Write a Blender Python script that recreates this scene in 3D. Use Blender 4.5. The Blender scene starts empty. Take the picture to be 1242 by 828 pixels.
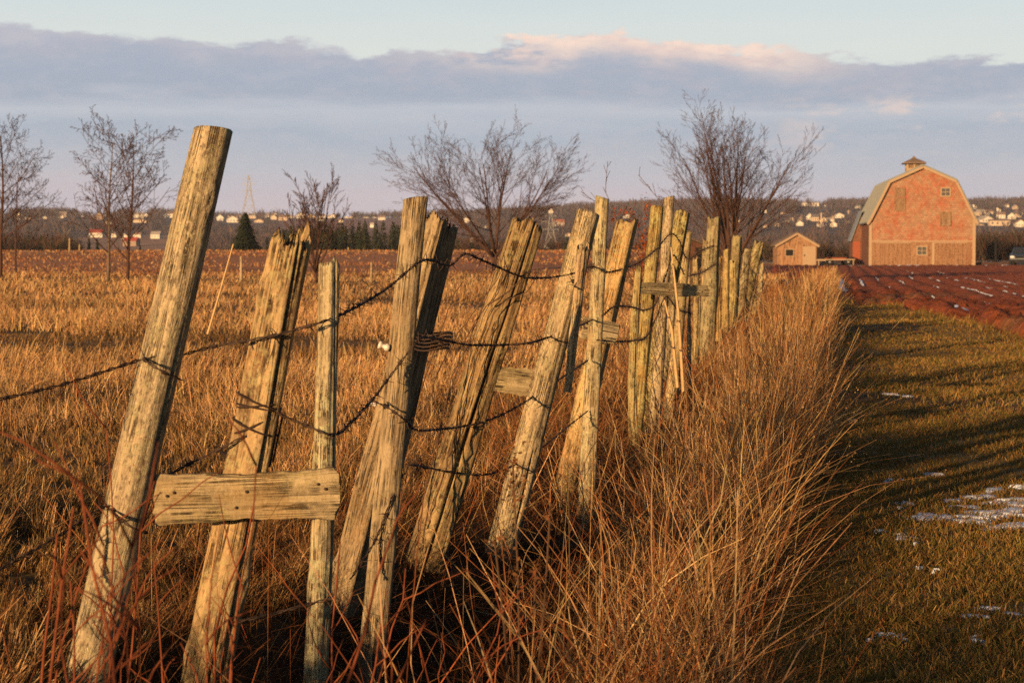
import bpy, math, random
import numpy as np
from mathutils import Vector, Matrix, noise as mnoise

C = bpy.context.scene.collection
S = bpy.context.scene
PI = math.pi
rad = math.radians

# ------------------------------------------------------------------ camera
F_PX = 2200.0
PITCH = -math.atan(109.0 / F_PX)
EYE = Vector((0.0, 0.0, 1.25))
cam_data = bpy.data.cameras.new('camera')
cam = bpy.data.objects.new('camera', cam_data)
C.objects.link(cam)
cam.location = EYE
cam.rotation_euler = (PI / 2 + PITCH, 0, 0)
cam_data.sensor_width = 36.0
cam_data.lens = 36.0 * F_PX / 1242.0
cam_data.clip_start = 0.05
cam_data.clip_end = 8000.0
cam_data.dof.use_dof = True
cam_data.dof.focus_distance = 7.2
cam_data.dof.aperture_fstop = 9.5
S.camera = cam

# ------------------------------------------------------------------ sun, sky, exposure
SUN_EL, SUN_AZ = rad(9.5), rad(33.0)          # light travels forward and to the right
sun_data = bpy.data.lights.new('sun', 'SUN')
sun_data.energy = 5.0
sun_data.angle = rad(0.6)
sun_data.color = (1.0, 0.61, 0.29)
sun = bpy.data.objects.new('sun', sun_data)
C.objects.link(sun)
ldir = Vector((math.sin(SUN_AZ) * math.cos(SUN_EL), math.cos(SUN_AZ) * math.cos(SUN_EL), -math.sin(SUN_EL)))
sun.rotation_euler = ldir.to_track_quat('-Z', 'Y').to_euler()
sun.location = (-40, -60, 40)

EXPO = 1.20
ALB = 0.575                                             # overall level of the surface colours for this exposure
S.view_settings.view_transform = 'Standard'
S.view_settings.look = 'None'
S.view_settings.exposure = EXPO
S.view_settings.gamma = 1.0
S.view_settings.use_curve_mapping = False
S.cycles.use_denoising = False
S.cycles.use_adaptive_sampling = False
S.cycles.max_bounces = 6
S.cycles.diffuse_bounces = 3
S.cycles.transmission_bounces = 3
S.cycles.transparent_max_bounces = 8
S.cycles.volume_bounces = 0
S.cycles.caustics_reflective = False
S.cycles.caustics_refractive = False


def srgb(r, g, b):
    f = lambda c: (c / 255 / 12.92) if c / 255 <= 0.04045 else ((c / 255 + 0.055) / 1.055) ** 2.4
    return (f(r), f(g), f(b))


class NT:
    """small helper round a node tree"""
    def __init__(self, tree):
        self.t = tree
        self.n = tree.nodes
        self.l = tree.links

    def node(self, typ, **kw):
        n = self.n.new(typ)
        for k, v in kw.items():
            setattr(n, k, v)
        return n

    def put(self, sock, val):
        if isinstance(val, bpy.types.NodeSocket):
            self.l.new(val, sock)
        else:
            if hasattr(sock, 'default_value') and not isinstance(val, (int, float)) and len(val) == 3 and len(sock.default_value) == 4:
                val = tuple(val) + (1.0,)
            sock.default_value = val

    def math(self, op, a, b=0.0, c=0.0, clamp=False):
        n = self.node('ShaderNodeMath', operation=op, use_clamp=clamp)
        self.put(n.inputs[0], a); self.put(n.inputs[1], b)
        if len(n.inputs) > 2:
            self.put(n.inputs[2], c)
        return n.outputs[0]

    def sstep(self, x, lo, hi):
        n = self.node('ShaderNodeMapRange', interpolation_type='SMOOTHSTEP')
        self.put(n.inputs['Value'], x); self.put(n.inputs['From Min'], lo); self.put(n.inputs['From Max'], hi)
        n.inputs['To Min'].default_value = 0; n.inputs['To Max'].default_value = 1
        return n.outputs['Result']

    def mix(self, fac, a, b, blend='MIX'):
        n = self.node('ShaderNodeMix', data_type='RGBA', blend_type=blend)
        self.put(n.inputs[0], fac); self.put(n.inputs[6], a); self.put(n.inputs[7], b)
        return n.outputs[2]

    def noise(self, vec, scale, detail=4, rough=0.55, dist=0.0):
        n = self.node('ShaderNodeTexNoise')
        self.put(n.inputs['Vector'], vec)
        n.inputs['Scale'].default_value = scale; n.inputs['Detail'].default_value = detail
        n.inputs['Roughness'].default_value = rough; n.inputs['Distortion'].default_value = dist
        return n.outputs['Fac']

    def mapping(self, vec, scale, loc=(0, 0, 0)):
        n = self.node('ShaderNodeMapping')
        self.put(n.inputs['Vector'], vec)
        n.inputs['Scale'].default_value = scale; n.inputs['Location'].default_value = loc
        return n.outputs['Vector']

    def ramp(self, fac, stops, mode='LINEAR'):
        n = self.node('ShaderNodeValToRGB')
        self.put(n.inputs[0], fac)
        n.color_ramp.interpolation = mode
        e = n.color_ramp.elements
        while len(e) < len(stops):
            e.new(0.5)
        for el, (p, c) in zip(e, stops):
            el.position = p; el.color = tuple(c) + (1.0,)
        return n.outputs[0]

    def combine(self, x, y, z):
        n = self.node('ShaderNodeCombineXYZ')
        self.put(n.inputs[0], x); self.put(n.inputs[1], y); self.put(n.inputs[2], z)
        return n.outputs[0]


def build_world():
    w = bpy.data.worlds.new('World')
    S.world = w
    w.use_nodes = True
    t = NT(w.node_tree)
    t.n.clear()
    out = t.node('ShaderNodeOutputWorld')
    bg = t.node('ShaderNodeBackground')
    STR = 0.05
    bg.inputs['Strength'].default_value = STR
    sky = t.node('ShaderNodeTexSky', sky_type='NISHITA')
    sky.sun_disc = False
    sky.sun_elevation = SUN_EL
    sky.sun_rotation = math.atan2(-ldir.x, -ldir.y)
    sky.altitude = 30; sky.air_density = 0.75; sky.dust_density = 0.8; sky.ozone_density = 1.2
    tc = t.node('ShaderNodeTexCoord')
    sep = t.node('ShaderNodeSeparateXYZ')
    t.l.new(tc.outputs['Generated'], sep.inputs[0])
    az = t.math('ARCTAN2', sep.outputs[0], sep.outputs[1])
    el = sep.outputs[2]
    n_edge = t.noise(t.combine(t.math('MULTIPLY', az, 9), t.math('MULTIPLY', el, 26), 0.3), 1.6, 7, 0.6)
    n_soft = t.noise(t.combine(t.math('MULTIPLY', az, 5), t.math('MULTIPLY', el, 42), 4.7), 1.3, 5, 0.55)
    n_puff = t.noise(t.combine(t.math('MULTIPLY', az, 12), t.math('MULTIPLY', el, 38), 9.1), 1.7, 8, 0.62)
    n_fine = t.noise(t.combine(t.math('MULTIPLY', az, 26), t.math('MULTIPLY', el, 64), 2.2), 1.9, 8, 0.62)
    k = 1.0 / (STR * 2 ** EXPO)
    cc = lambda r, g, b: tuple(v * k for v in srgb(r, g, b))
    # layered cloud deck, warped by noise, over a small range of elevation
    elw = t.math('ADD', el, t.math('MULTIPLY', t.math('SUBTRACT', n_soft, 0.5), 0.034))
    fac = t.math('DIVIDE', elw, 0.14)
    deck = t.ramp(fac, [(0.0, srgb(204, 190, 194)), (0.20, srgb(194, 187, 197)), (0.33, srgb(182, 188, 200)),
                        (0.45, srgb(168, 182, 198)), (0.55, srgb(186, 195, 207)), (0.615, srgb(163, 176, 194)),
                        (0.75, srgb(165, 177, 196)), (0.86, srgb(177, 186, 202)), (1.0, srgb(192, 197, 208))])
    deck = t.mix(t.math('MULTIPLY', t.sstep(n_puff, 0.52, 0.75), 0.30), deck, srgb(205, 190, 192))
    # warm puffs low on the right
    puff = t.math('MULTIPLY', t.sstep(n_puff, 0.50, 0.64),
                  t.math('MULTIPLY', t.sstep(az, 0.10, 0.22), t.math('MULTIPLY', t.sstep(el, 0.045, 0.066), t.math('SUBTRACT', 1.0, t.sstep(el, 0.078, 0.086)))))
    deck = t.mix(t.math('MULTIPLY', puff, 0.75), deck, srgb(226, 208, 202))
    # ragged top of the deck
    base = t.math('SUBTRACT', 0.1095, t.math('MULTIPLY', az, 0.026))
    crest = t.math('MULTIPLY', t.math('SUBTRACT', 1.0, t.math('MULTIPLY', t.math('ABSOLUTE', t.math('SUBTRACT', az, 0.06)), 11.0), 0, True), 0.010)
    top = t.math('ADD', t.math('ADD', base, crest), t.math('ADD', t.math('MULTIPLY', t.math('SUBTRACT', n_edge, 0.5), 0.030), t.math('MULTIPLY', t.math('SUBTRACT', n_puff, 0.5), 0.016)))
    d = t.math('SUBTRACT', top, el)                    # depth below the cloud top
    where0 = t.math('MULTIPLY', t.sstep(az, -0.05, 0.0), t.math('SUBTRACT', 1.0, t.sstep(az, 0.12, 0.20)))
    d = t.math('ADD', d, t.math('MULTIPLY', where0, t.math('MULTIPLY', t.math('SUBTRACT', n_fine, 0.5), 0.018)))
    deck = t.mix(t.math('MULTIPLY', t.sstep(n_fine, 0.46, 0.66), 0.22), deck, srgb(196, 196, 206))
    cover = t.sstep(d, -0.0010, 0.0030)
    lit = t.math('MULTIPLY', t.math('SUBTRACT', 1.0, t.sstep(d, 0.001, 0.019)), t.sstep(n_puff, 0.36, 0.54))
    where = t.math('MULTIPLY', t.sstep(az, -0.05, 0.0), t.math('SUBTRACT', 1.0, t.sstep(az, 0.12, 0.20)))
    lit = t.math('MULTIPLY', lit, t.math('ADD', t.math('MULTIPLY', where, 0.90), 0.16))
    deck = t.mix(lit, deck, t.ramp(n_fine, [(0.35, srgb(226, 204, 200)), (0.55, srgb(250, 224, 208))]))
    sc = t.node('ShaderNodeMix', data_type='RGBA', blend_type='MULTIPLY')
    sc.inputs[0].default_value = 1.0
    t.l.new(deck, sc.inputs[6]); sc.inputs[7].default_value = (k, k, k, 1)
    # thin high veil above the deck
    veil = t.ramp(t.math('DIVIDE', el, 0.3), [(0.0, srgb(222, 224, 220)), (0.36, srgb(222, 228, 224)), (0.48, srgb(208, 222, 226)), (1.0, srgb(120, 155, 190))])
    sv = t.node('ShaderNodeMix', data_type='RGBA', blend_type='MULTIPLY')
    sv.inputs[0].default_value = 1.0
    t.l.new(veil, sv.inputs[6]); sv.inputs[7].default_value = (k, k, k, 1)
    vfac = t.math('MULTIPLY', t.math('SUBTRACT', 1.0, t.sstep(el, 0.16, 0.34)), t.math('ADD', 0.84, t.math('MULTIPLY', n_soft, 0.2)))
    up = t.mix(vfac, sky.outputs[0], sv.outputs[2])
    wisps = t.math('MULTIPLY', t.sstep(n_soft, 0.60, 0.72), 0.35)
    col = t.mix(cover, up, sc.outputs[2])
    # the deck is only in front: elsewhere plain sky
    front = t.math('SUBTRACT', 1.0, t.sstep(t.math('ABSOLUTE', az), 1.2, 1.8))
    col = t.mix(front, sky.outputs[0], col)
    t.l.new(col, bg.inputs['Color'])
    t.l.new(bg.outputs[0], out.inputs[0])


build_world()

# ------------------------------------------------------------------ geometry helpers
cp, sp = math.cos(PITCH), math.sin(PITCH)


def at(px, py, depth):
    """world point on the ray through photo pixel (px, py) at forward distance depth"""
    x = (px - 621.0) / F_PX
    y = (414.0 - py) / F_PX
    d = Vector((x, cp - sp * y, sp + cp * y))
    return EYE + d * (depth / d.y)


def proj(p):
    x, y, z = p[0], p[1], p[2] - EYE.z
    f = y * cp + z * sp
    u = -y * sp + z * cp
    return 621 + F_PX * x / f, 414 - F_PX * u / f


def sm(x, a, b):
    t = np.clip((np.asarray(x, float) - a) / (b - a), 0, 1)
    return t * t * (3 - 2 * t)


_wr = np.random.RandomState(5)
_W = [(_wr.uniform(-1, 1, 2), _wr.uniform(0, 6.28)) for _ in range(60)]


def wnoise(x, y, f, seed=0, n=6):
    """cheap smooth noise in -1..1 as a sum of sines"""
    s = 0
    for i in range(n):
        (k, ph) = _W[(i + seed * 7) % 60]
        kk = k / np.hypot(*k) * f * (0.6 + 0.28 * i)
        s = s + np.sin(x * kk[0] + y * kk[1] + ph + 1.3 * np.sin((x * kk[1] - y * kk[0]) * 0.6 + ph * 2)) / (1 + 0.35 * i)
    return s / 2.6


SL = 0.18                                              # the track and the furrows run 10 degrees right of straight ahead


def band_l(y):                                          # left edge of the tall grass (the fence line)
    y = np.asarray(y, float)
    return np.where(y < 9, -1.25 + 0.24 * (y - 4.5), -1.25 + 0.24 * 4.5 + 0.172 * (y - 9))


def band_r(y):                                          # right edge of the tall grass
    y = np.asarray(y, float)
    return 0.76 + SL * (y - 5.26) + 0.10 * np.sin(y * 0.7) + 0.06 * np.sin(y * 1.9 + 1)


def field_edge(x, y):
    """signed: > 0 inside the ploughed field on the right"""
    a = x - (7.25 + 0.10 * (y - 26))
    b = (x - (band_r(y) + 0.4))
    b = np.where(y > 70, x - (band_r(y) + 0.4) * (1 - sm(y, 70, 92)) - 0.142 * y * sm(y, 70, 92), b)
    inside_near = np.minimum(a, b)
    far = np.minimum(b, y - 42.0)
    s = np.maximum(inside_near, far)
    return np.minimum(np.minimum(s, y - 16), 152 - y) + 0.25 * wnoise(x, y, 1.1, 3)


def H(x, y):
    x = np.asarray(x, float); y = np.asarray(y, float)
    ratio = x / np.maximum(y, 1.0)
    left = 1 - sm(ratio, 0.085, 0.15)
    z = 1.30 * sm(y, 85, 182) * left
    z = z + 0.05 * (1 - left) * sm(y, 120, 165)
    z = z - 9 * sm(y, 192, 290)
    z = z + 0.02 * wnoise(x, y, 0.9, 1) + 0.012 * wnoise(x, y, 3.1, 2)
    c = (band_l(y) + band_r(y)) / 2
    z = z + 0.05 * np.exp(-((x - c) / 0.9) ** 2) * (1 - sm(y, 40, 70))
    z = z - 0.34 * np.exp(-((x - band_l(y) - 0.70) / 0.42) ** 2) * (1 - sm(y, 11, 17)) * (0.8 + 0.35 * wnoise(x, y, 1.4, 6))
    inb = sm(x, band_l(y) - 0.3, band_l(y) + 0.2) * (1 - sm(x, c + 0.1, band_r(y)))
    z = z + inb * (0.11 * wnoise(x, y, 2.6, 7) + 0.06 * wnoise(x, y, 5.2, 3)) * (1 - sm(y, 25, 45))
    return z


def hill_z(x, y):
    x = np.asarray(x, float); y = np.asarray(y, float)
    r = x / y
    crest = 29 + 8.5 * sm(r, -0.05, 0.12) + 3.0 * wnoise(x, y, 0.004, 4) + 1.5 * wnoise(x, y, 0.013, 5)
    z = -9 + 11.5 * sm(y, 300, 620) + (crest - 2.5) * sm(y, 560, 1500)
    z = z - 25 * sm(y, 1700, 2700)
    return z + 0.5 * wnoise(x, y, 0.02, 6)


def on_hill(px, py, lo=300, hi=1650):
    """point where the pixel's ray first meets the hillside"""
    for D in np.arange(lo, hi, 4.0):
        p = at(px, py, D)
        if p.z <= float(hill_z(p.x, p.y)):
            return p
    p = at(px, py, 1500)
    p.z = float(hill_z(p.x, p.y))
    return p


def tag(o, label=None, cat=None, group=None, kind=None):
    if label: o['label'] = label
    if cat: o['category'] = cat
    if group: o['group'] = group
    if kind: o['kind'] = kind
    return o


def empty(name, loc=(0, 0, 0), rz=0.0):
    o = bpy.data.objects.new(name, None)
    C.objects.link(o)
    o.location = loc
    o.rotation_euler = (0, 0, rz)
    o.empty_display_size = 0.2
    return o


def np_mesh(name, verts, quads=None, tris=None, mat=None, col=None, smooth=False):
    me = bpy.data.meshes.new(name)
    verts = np.asarray(verts, np.float32).reshape(-1, 3)
    idx, sizes = [], []
    if quads is not None and len(quads):
        q = np.asarray(quads, np.int32).reshape(-1, 4); idx.append(q.ravel()); sizes.append(np.full(len(q), 4, np.int32))
    if tris is not None and len(tris):
        q = np.asarray(tris, np.int32).reshape(-1, 3); idx.append(q.ravel()); sizes.append(np.full(len(q), 3, np.int32))
    idx = np.concatenate(idx); sizes = np.concatenate(sizes)
    me.vertices.add(len(verts)); me.vertices.foreach_set('co', verts.ravel())
    me.loops.add(len(idx)); me.loops.foreach_set('vertex_index', idx)
    me.polygons.add(len(sizes))
    st = np.zeros(len(sizes), np.int32); st[1:] = np.cumsum(sizes)[:-1]
    me.polygons.foreach_set('loop_start', st)
    if smooth:
        me.polygons.foreach_set('use_smooth', np.ones(len(sizes), bool))
    me.update(calc_edges=True)
    if col is not None:
        a = me.color_attributes.new('col', 'FLOAT_COLOR', 'POINT')
        c = np.ones((len(verts), 4), np.float32); c[:, :3] = np.asarray(col) * ALB
        a.data.foreach_set('color', c.ravel())
    if mat: me.materials.append(mat)
    o = bpy.data.objects.new(name, me)
    C.objects.link(o)
    return o


class MB:
    """collects pieces and links them as one mesh object"""
    def __init__(self):
        self.v = []; self.f = []

    def add(self, vs, fs):
        b = len(self.v)
        self.v += [tuple(p) for p in vs]
        self.f += [tuple(i + b for i in f) for f in fs]
        return self

    def box(self, x0, y0, z0, x1, y1, z1):
        vs = [(x0, y0, z0), (x1, y0, z0), (x1, y1, z0), (x0, y1, z0), (x0, y0, z1), (x1, y0, z1), (x1, y1, z1), (x0, y1, z1)]
        return self.add(vs, [(3, 2, 1, 0), (4, 5, 6, 7), (0, 1, 5, 4), (1, 2, 6, 5), (2, 3, 7, 6), (3, 0, 4, 7)])

    def bar(self, a, b, w, t, up=(0, 0, 1)):
        a = Vector(a); b = Vector(b); d = (b - a).normalized()
        u = Vector(up); s = d.cross(u)
        if s.length < 1e-4: s = d.cross(Vector((1, 0, 0)))
        s.normalize(); u = s.cross(d)
        vs = []
        for p in (a, b):
            for i, j in ((-1, -1), (1, -1), (1, 1), (-1, 1)):
                vs.append(p + s * i * w / 2 + u * j * t / 2)
        return self.add(vs, [(3, 2, 1, 0), (4, 5, 6, 7), (0, 1, 5, 4), (1, 2, 6, 5), (2, 3, 7, 6), (3, 0, 4, 7)])

    def prism(self, poly, y0, y1):
        """polygon in x,z extruded along y"""
        n = len(poly)
        vs = [(x, y0, z) for x, z in poly] + [(x, y1, z) for x, z in poly]
        fs = [tuple(range(n)), tuple(range(2 * n - 1, n - 1, -1))]
        fs += [(i, i + n, (i + 1) % n + n, (i + 1) % n) for i in range(n)]
        return self.add(vs, fs)

    def tube(self, pts, radii, sides=5, cap=True):
        pts = [Vector(p) for p in pts]
        n = len(pts)
        if isinstance(radii, (int, float)): radii = [radii] * n
        b = len(self.v)
        ref = None
        for i in range(n):
            d = (pts[min(i + 1, n - 1)] - pts[max(i - 1, 0)])
            if d.length < 1e-9: d = Vector((0, 0, 1))
            d.normalize()
            if ref is None:
                ref = d.orthogonal().normalized()
            else:
                ref = (ref - d * ref.dot(d))
                ref = ref.normalized() if ref.length > 1e-6 else d.orthogonal().normalized()
            s = d.cross(ref)
            for k in range(sides):
                a = 2 * PI * k / sides
                p = pts[i] + (ref * math.cos(a) + s * math.sin(a)) * radii[i]
                self.v.append((p.x, p.y, p.z))
        for i in range(n - 1):
            for k in range(sides):
                k2 = (k + 1) % sides
                self.f.append((b + i * sides + k, b + i * sides + k2, b + (i + 1) * sides + k2, b + (i + 1) * sides + k))
        if cap:
            self.f.append(tuple(b + k for k in range(sides - 1, -1, -1)))
            self.f.append(tuple(b + (n - 1) * sides + k for k in range(sides)))
        return self

    def lathe(self, prof, segs=16, axis='z', c=(0, 0, 0)):
        b = len(self.v)
        for r, h in prof:
            for k in range(segs):
                a = 2 * PI * k / segs
                x, y = r * math.cos(a), r * math.sin(a)
                p = (x, y, h) if axis == 'z' else ((h, x, y) if axis == 'x' else (x, h, y))
                self.v.append((p[0] + c[0], p[1] + c[1], p[2] + c[2]))
        for i in range(len(prof) - 1):
            for k in range(segs):
                k2 = (k + 1) % segs
                self.f.append((b + i * segs + k, b + i * segs + k2, b + (i + 1) * segs + k2, b + (i + 1) * segs + k))
        self.f.append(tuple(b + k for k in range(segs - 1, -1, -1)))
        self.f.append(tuple(b + (len(prof) - 1) * segs + k for k in range(segs)))
        return self

    def build(self, name, mat, parent=None, smooth=False, loc=None):
        me = bpy.data.meshes.new(name)
        me.from_pydata(self.v, [], self.f)
        me.update()
        if mat: me.materials.append(mat)
        if smooth:
            me.polygons.foreach_set('use_smooth', [True] * len(me.polygons))
        o = bpy.data.objects.new(name, me)
        C.objects.link(o)
        if parent: o.parent = parent
        if loc is not None: o.location = loc
        return o


# ------------------------------------------------------------------ materials
def material(name):
    m = bpy.data.materials.new(name)
    m.use_nodes = True
    t = NT(m.node_tree)
    bsdf = m.node_tree.nodes['Principled BSDF']
    bsdf.inputs['Roughness'].default_value = 0.85
    bsdf.inputs['Specular IOR Level'].default_value = 0.2
    return m, t, bsdf


def bump(t, bsdf, h, strength=0.5, dist=0.01):
    b = t.node('ShaderNodeBump')
    b.inputs['Strength'].default_value = strength
    b.inputs['Distance'].default_value = dist
    t.put(b.inputs['Height'], h)
    t.l.new(b.outputs[0], bsdf.inputs['Normal'])


def m_plain(name, c, rough=0.8, var=0.25, scale=6.0, spec=0.2, metal=0.0):
    c = tuple(v * ALB for v in c)
    m, t, b = material(name)
    tc = t.node('ShaderNodeTexCoord')
    n = t.noise(tc.outputs['Object'], scale, 5)
    col = t.mix(n, tuple(v * (1 - var) for v in c), tuple(min(1, v * (1 + var)) for v in c))
    t.l.new(col, b.inputs['Base Color'])
    b.inputs['Roughness'].default_value = rough
    b.inputs['Specular IOR Level'].default_value = spec
    b.inputs['Metallic'].default_value = metal
    bump(t, b, n, 0.3, 0.01)
    return m


def m_attr(name, trans=0.3, rough=0.8, nscale=0.0, nvar=0.0, bumpd=0.0):
    """colour from the mesh's own 'col' attribute"""
    m = bpy.data.materials.new(name)
    m.use_nodes = True
    t = NT(m.node_tree)
    t.n.clear()
    out = t.node('ShaderNodeOutputMaterial')
    at_ = t.node('ShaderNodeVertexColor', layer_name='col')
    col = at_.outputs['Color']
    if trans > 0:
        d = t.node('ShaderNodeBsdfDiffuse'); tr = t.node('ShaderNodeBsdfTranslucent')
        t.l.new(col, d.inputs[0]); t.l.new(col, tr.inputs[0])
        mx = t.node('ShaderNodeMixShader'); mx.inputs[0].default_value = trans
        t.l.new(d.outputs[0], mx.inputs[1]); t.l.new(tr.outputs[0], mx.inputs[2])
        t.l.new(mx.outputs[0], out.inputs[0])
    else:
        b = t.node('ShaderNodeBsdfPrincipled')
        b.inputs['Roughness'].default_value = rough
        b.inputs['Specular IOR Level'].default_value = 0.1
        if nscale:
            tc = t.node('ShaderNodeTexCoord')
            n = t.noise(tc.outputs['Object'], nscale, 8, 0.65)
            n2 = t.noise(tc.outputs['Object'], nscale * 0.17, 4, 0.6)
            nn = t.math('ADD', t.math('MULTIPLY', n, 0.65), t.math('MULTIPLY', n2, 0.35))
            f = t.math('ADD', 1 - nvar, t.math('MULTIPLY', t.sstep(nn, 0.32, 0.68), 2 * nvar))
            vm = t.node('ShaderNodeVectorMath', operation='SCALE')
            t.l.new(col, vm.inputs[0]); t.l.new(f, vm.inputs['Scale'])
            col = vm.outputs[0]
            bump(t, b, n, 0.9, bumpd)
        t.l.new(col, b.inputs['Base Color'])
        t.l.new(b.outputs[0], out.inputs[0])
    return m


def m_wood(name, light, dark, lichen=0.4, grain=(38, 38, 3.0), lichen_c=(0.36, 0.30, 0.125), speck=0.7, vary=True):
    light, dark, lichen_c = [tuple(v * ALB for v in q) for q in (light, dark, lichen_c)]
    m, t, b = material(name)
    tc = t.node('ShaderNodeTexCoord')
    oi = t.node('ShaderNodeObjectInfo')
    off = t.math('MULTIPLY', oi.outputs['Random'], 37.0)
    v = t.node('ShaderNodeVectorMath', operation='ADD')
    t.l.new(tc.outputs['Object'], v.inputs[0]); t.l.new(t.combine(off, off, off), v.inputs[1])
    v = v.outputs[0]
    g1 = t.noise(t.mapping(v, grain), 1.0, 6, 0.6, 0.4)
    g2 = t.noise(t.mapping(v, tuple(s * 2.6 for s in grain)), 1.0, 4, 0.7)
    mid = tuple((a + c) / 2 for a, c in zip(light, dark))
    col = t.ramp(g1, [(0.30, dark), (0.43, mid), (0.58, light), (0.75, tuple(min(1, c * 1.15) for c in light))])
    col = t.mix(t.math('MULTIPLY', t.sstep(g2, 0.56, 0.70), 0.6), col, tuple(c * 0.35 for c in dark))
    g3 = t.noise(t.mapping(v, tuple(s * (2.2 if s > 8 else 0.75) for s in grain), (3, 5, 2)), 1.0, 3, 0.55, 0.6)
    crk = t.math('SUBTRACT', 1.0, t.sstep(t.math('ABSOLUTE', t.math('SUBTRACT', g3, 0.5)), 0.012, 0.042))
    crk = t.math('MULTIPLY', crk, t.sstep(t.noise(v, 9.0, 2, 0.5), 0.42, 0.56))
    col = t.mix(t.math('MULTIPLY', crk, 0.93), col, tuple(c * 0.25 for c in dark))
    big = t.noise(v, 5.0, 4, 0.6)
    col = t.mix(t.math('MULTIPLY', t.sstep(big, 0.5, 0.72), 0.5), col, tuple(c * s for c, s in zip(light, (0.78, 0.62, 0.42))))
    ln = t.noise(v, 42.0, 6, 0.65)
    ln2 = t.noise(v, 6.5, 3, 0.5)
    lf = t.math('MULTIPLY', t.sstep(ln, 0.47, 0.56), t.math('MULTIPLY', t.sstep(ln2, 0.38, 0.58), lichen), 0, True)
    col = t.mix(lf, col, lichen_c)
    sp_ = t.noise(t.mapping(v, (1, 1, 0.45)), 120.0, 6, 0.7)
    col = t.mix(t.math('MULTIPLY', t.sstep(sp_, 0.50, 0.62), speck * 0.8), col, tuple(c * 0.75 for c in dark))
    fl_ = t.noise(t.mapping(v, (1, 1, 0.6), (7, 3, 1)), 105.0, 5, 0.6)
    col = t.mix(t.math('MULTIPLY', t.sstep(fl_, 0.58, 0.64), speck * 0.6), col, tuple(min(1, c * 1.35) for c in light))
    if vary:
        hs = t.node('ShaderNodeHueSaturation')
        t.put(hs.inputs['Color'], col)
        hs.inputs['Hue'].default_value = 0.5
        t.put(hs.inputs['Saturation'], t.math('ADD', 0.80, t.math('MULTIPLY', t.math('FRACT', t.math('MULTIPLY', oi.outputs['Random'], 7.3)), 0.30)))
        t.put(hs.inputs['Value'], t.math('ADD', 0.90, t.math('MULTIPLY', oi.outputs['Random'], 0.42)))
        col = hs.outputs[0]
    t.l.new(col, b.inputs['Base Color'])
    b.inputs['Roughness'].default_value = 0.92
    b.inputs['Specular IOR Level'].default_value = 0.1
    h = t.math('ADD', t.math('SUBTRACT', t.math('MULTIPLY', g1, 0.7), t.math('MULTIPLY', crk, 0.6)), t.math('ADD', t.math('MULTIPLY', g2, 0.5), t.math('MULTIPLY', ln, 0.5)))
    bump(t, b, h, 0.9, 0.010)
    return m


M = {}
M['post'] = m_wood('weathered_post', (0.46, 0.345, 0.165), (0.14, 0.088, 0.042), 0.85, speck=0.95)
M['post_bare'] = m_wood('bare_post', (0.46, 0.345, 0.18), (0.19, 0.125, 0.065), 0.3, speck=0.5)
M['post_rot'] = m_wood('rotten_post', (0.47, 0.315, 0.135), (0.085, 0.045, 0.022), 0.7, (24, 24, 2.4))
M['post_char'] = m_wood('split_post', (0.45, 0.32, 0.155), (0.09, 0.055, 0.03), 0.3, (30, 30, 2.2))
M['post_mossy'] = m_wood('mossy_post', (0.43, 0.335, 0.155), (0.13, 0.09, 0.042), 1.0, (34, 34, 3), (0.38, 0.35, 0.16))
M['plank'] = m_wood('weathered_plank', (0.40, 0.32, 0.185), (0.16, 0.118, 0.066), 0.4, (2.2, 30, 46), speck=0.4)
M['wire'] = m_plain('rusty_wire', (0.045, 0.026, 0.018), 0.75, 0.5, 60)
M['bark'] = m_plain('tree_bark', (0.075, 0.036, 0.024), 0.9, 0.35, 9)
M['bark_pale'] = m_plain('pale_bark', (0.16, 0.115, 0.08), 0.9, 0.35, 9)
M['twig'] = m_plain('twigs', (0.070, 0.034, 0.024), 0.9, 0.3, 3)
M['cane'] = m_plain('red_cane', (0.22, 0.062, 0.026), 0.8, 0.65, 30, 0.1)
M['vine'] = m_plain('vine_bark', (0.10, 0.055, 0.03), 0.85, 0.3, 40)
M['straw'] = m_plain('straw_stalk', (0.55, 0.36, 0.16), 0.7, 0.3, 20)
M['porcelain'] = m_plain('porcelain', (0.72, 0.66, 0.56), 0.3, 0.05, 20, 0.5)
M['steel'] = m_plain('galvanised_steel', (0.30, 0.30, 0.28), 0.5, 0.1, 2, 0.4)
M['grass'] = m_attr('dry_grass_blades', 0.20)
M['ground'] = m_attr('earth', 0, 0.95, 5.0, 0.38, 0.04)
M['soil'] = m_attr('ploughed_soil', 0, 0.95, 3.2, 0.42, 0.12)
M['hill'] = m_attr('hillside', 0, 0.95, 0.05, 0.35, 0.5)
M['leafy'] = m_attr('leaf_faces', 0.15)

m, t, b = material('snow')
b.inputs['Base Color'].default_value = (0.46, 0.50, 0.56, 1)  # old snow, dimmed and blued so its shade sits in the colour
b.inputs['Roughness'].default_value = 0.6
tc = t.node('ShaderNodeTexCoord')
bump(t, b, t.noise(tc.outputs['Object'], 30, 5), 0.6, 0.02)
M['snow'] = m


# ------------------------------------------------------------------ ground sheet
def axis(lo, hi, n, s):
    a = np.arcsinh(lo / s); c = np.arcsinh(hi / s)
    return np.sinh(np.linspace(a, c, n)) * s


def grid_mesh(name, X, Y, Z, col, mat, smooth=True):
    ny, nx = X.shape
    v = np.stack([X, Y, Z], -1).reshape(-1, 3)
    i = np.arange(ny * nx).reshape(ny, nx)
    q = np.stack([i[:-1, :-1], i[:-1, 1:], i[1:, 1:], i[1:, :-1]], -1).reshape(-1, 4)
    return np_mesh(name, v, q, None, mat, col.reshape(-1, 3), smooth)


def lerp3(c, w, k):
    return c * (1 - w[..., None]) + np.array(k) * w[..., None]


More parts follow.
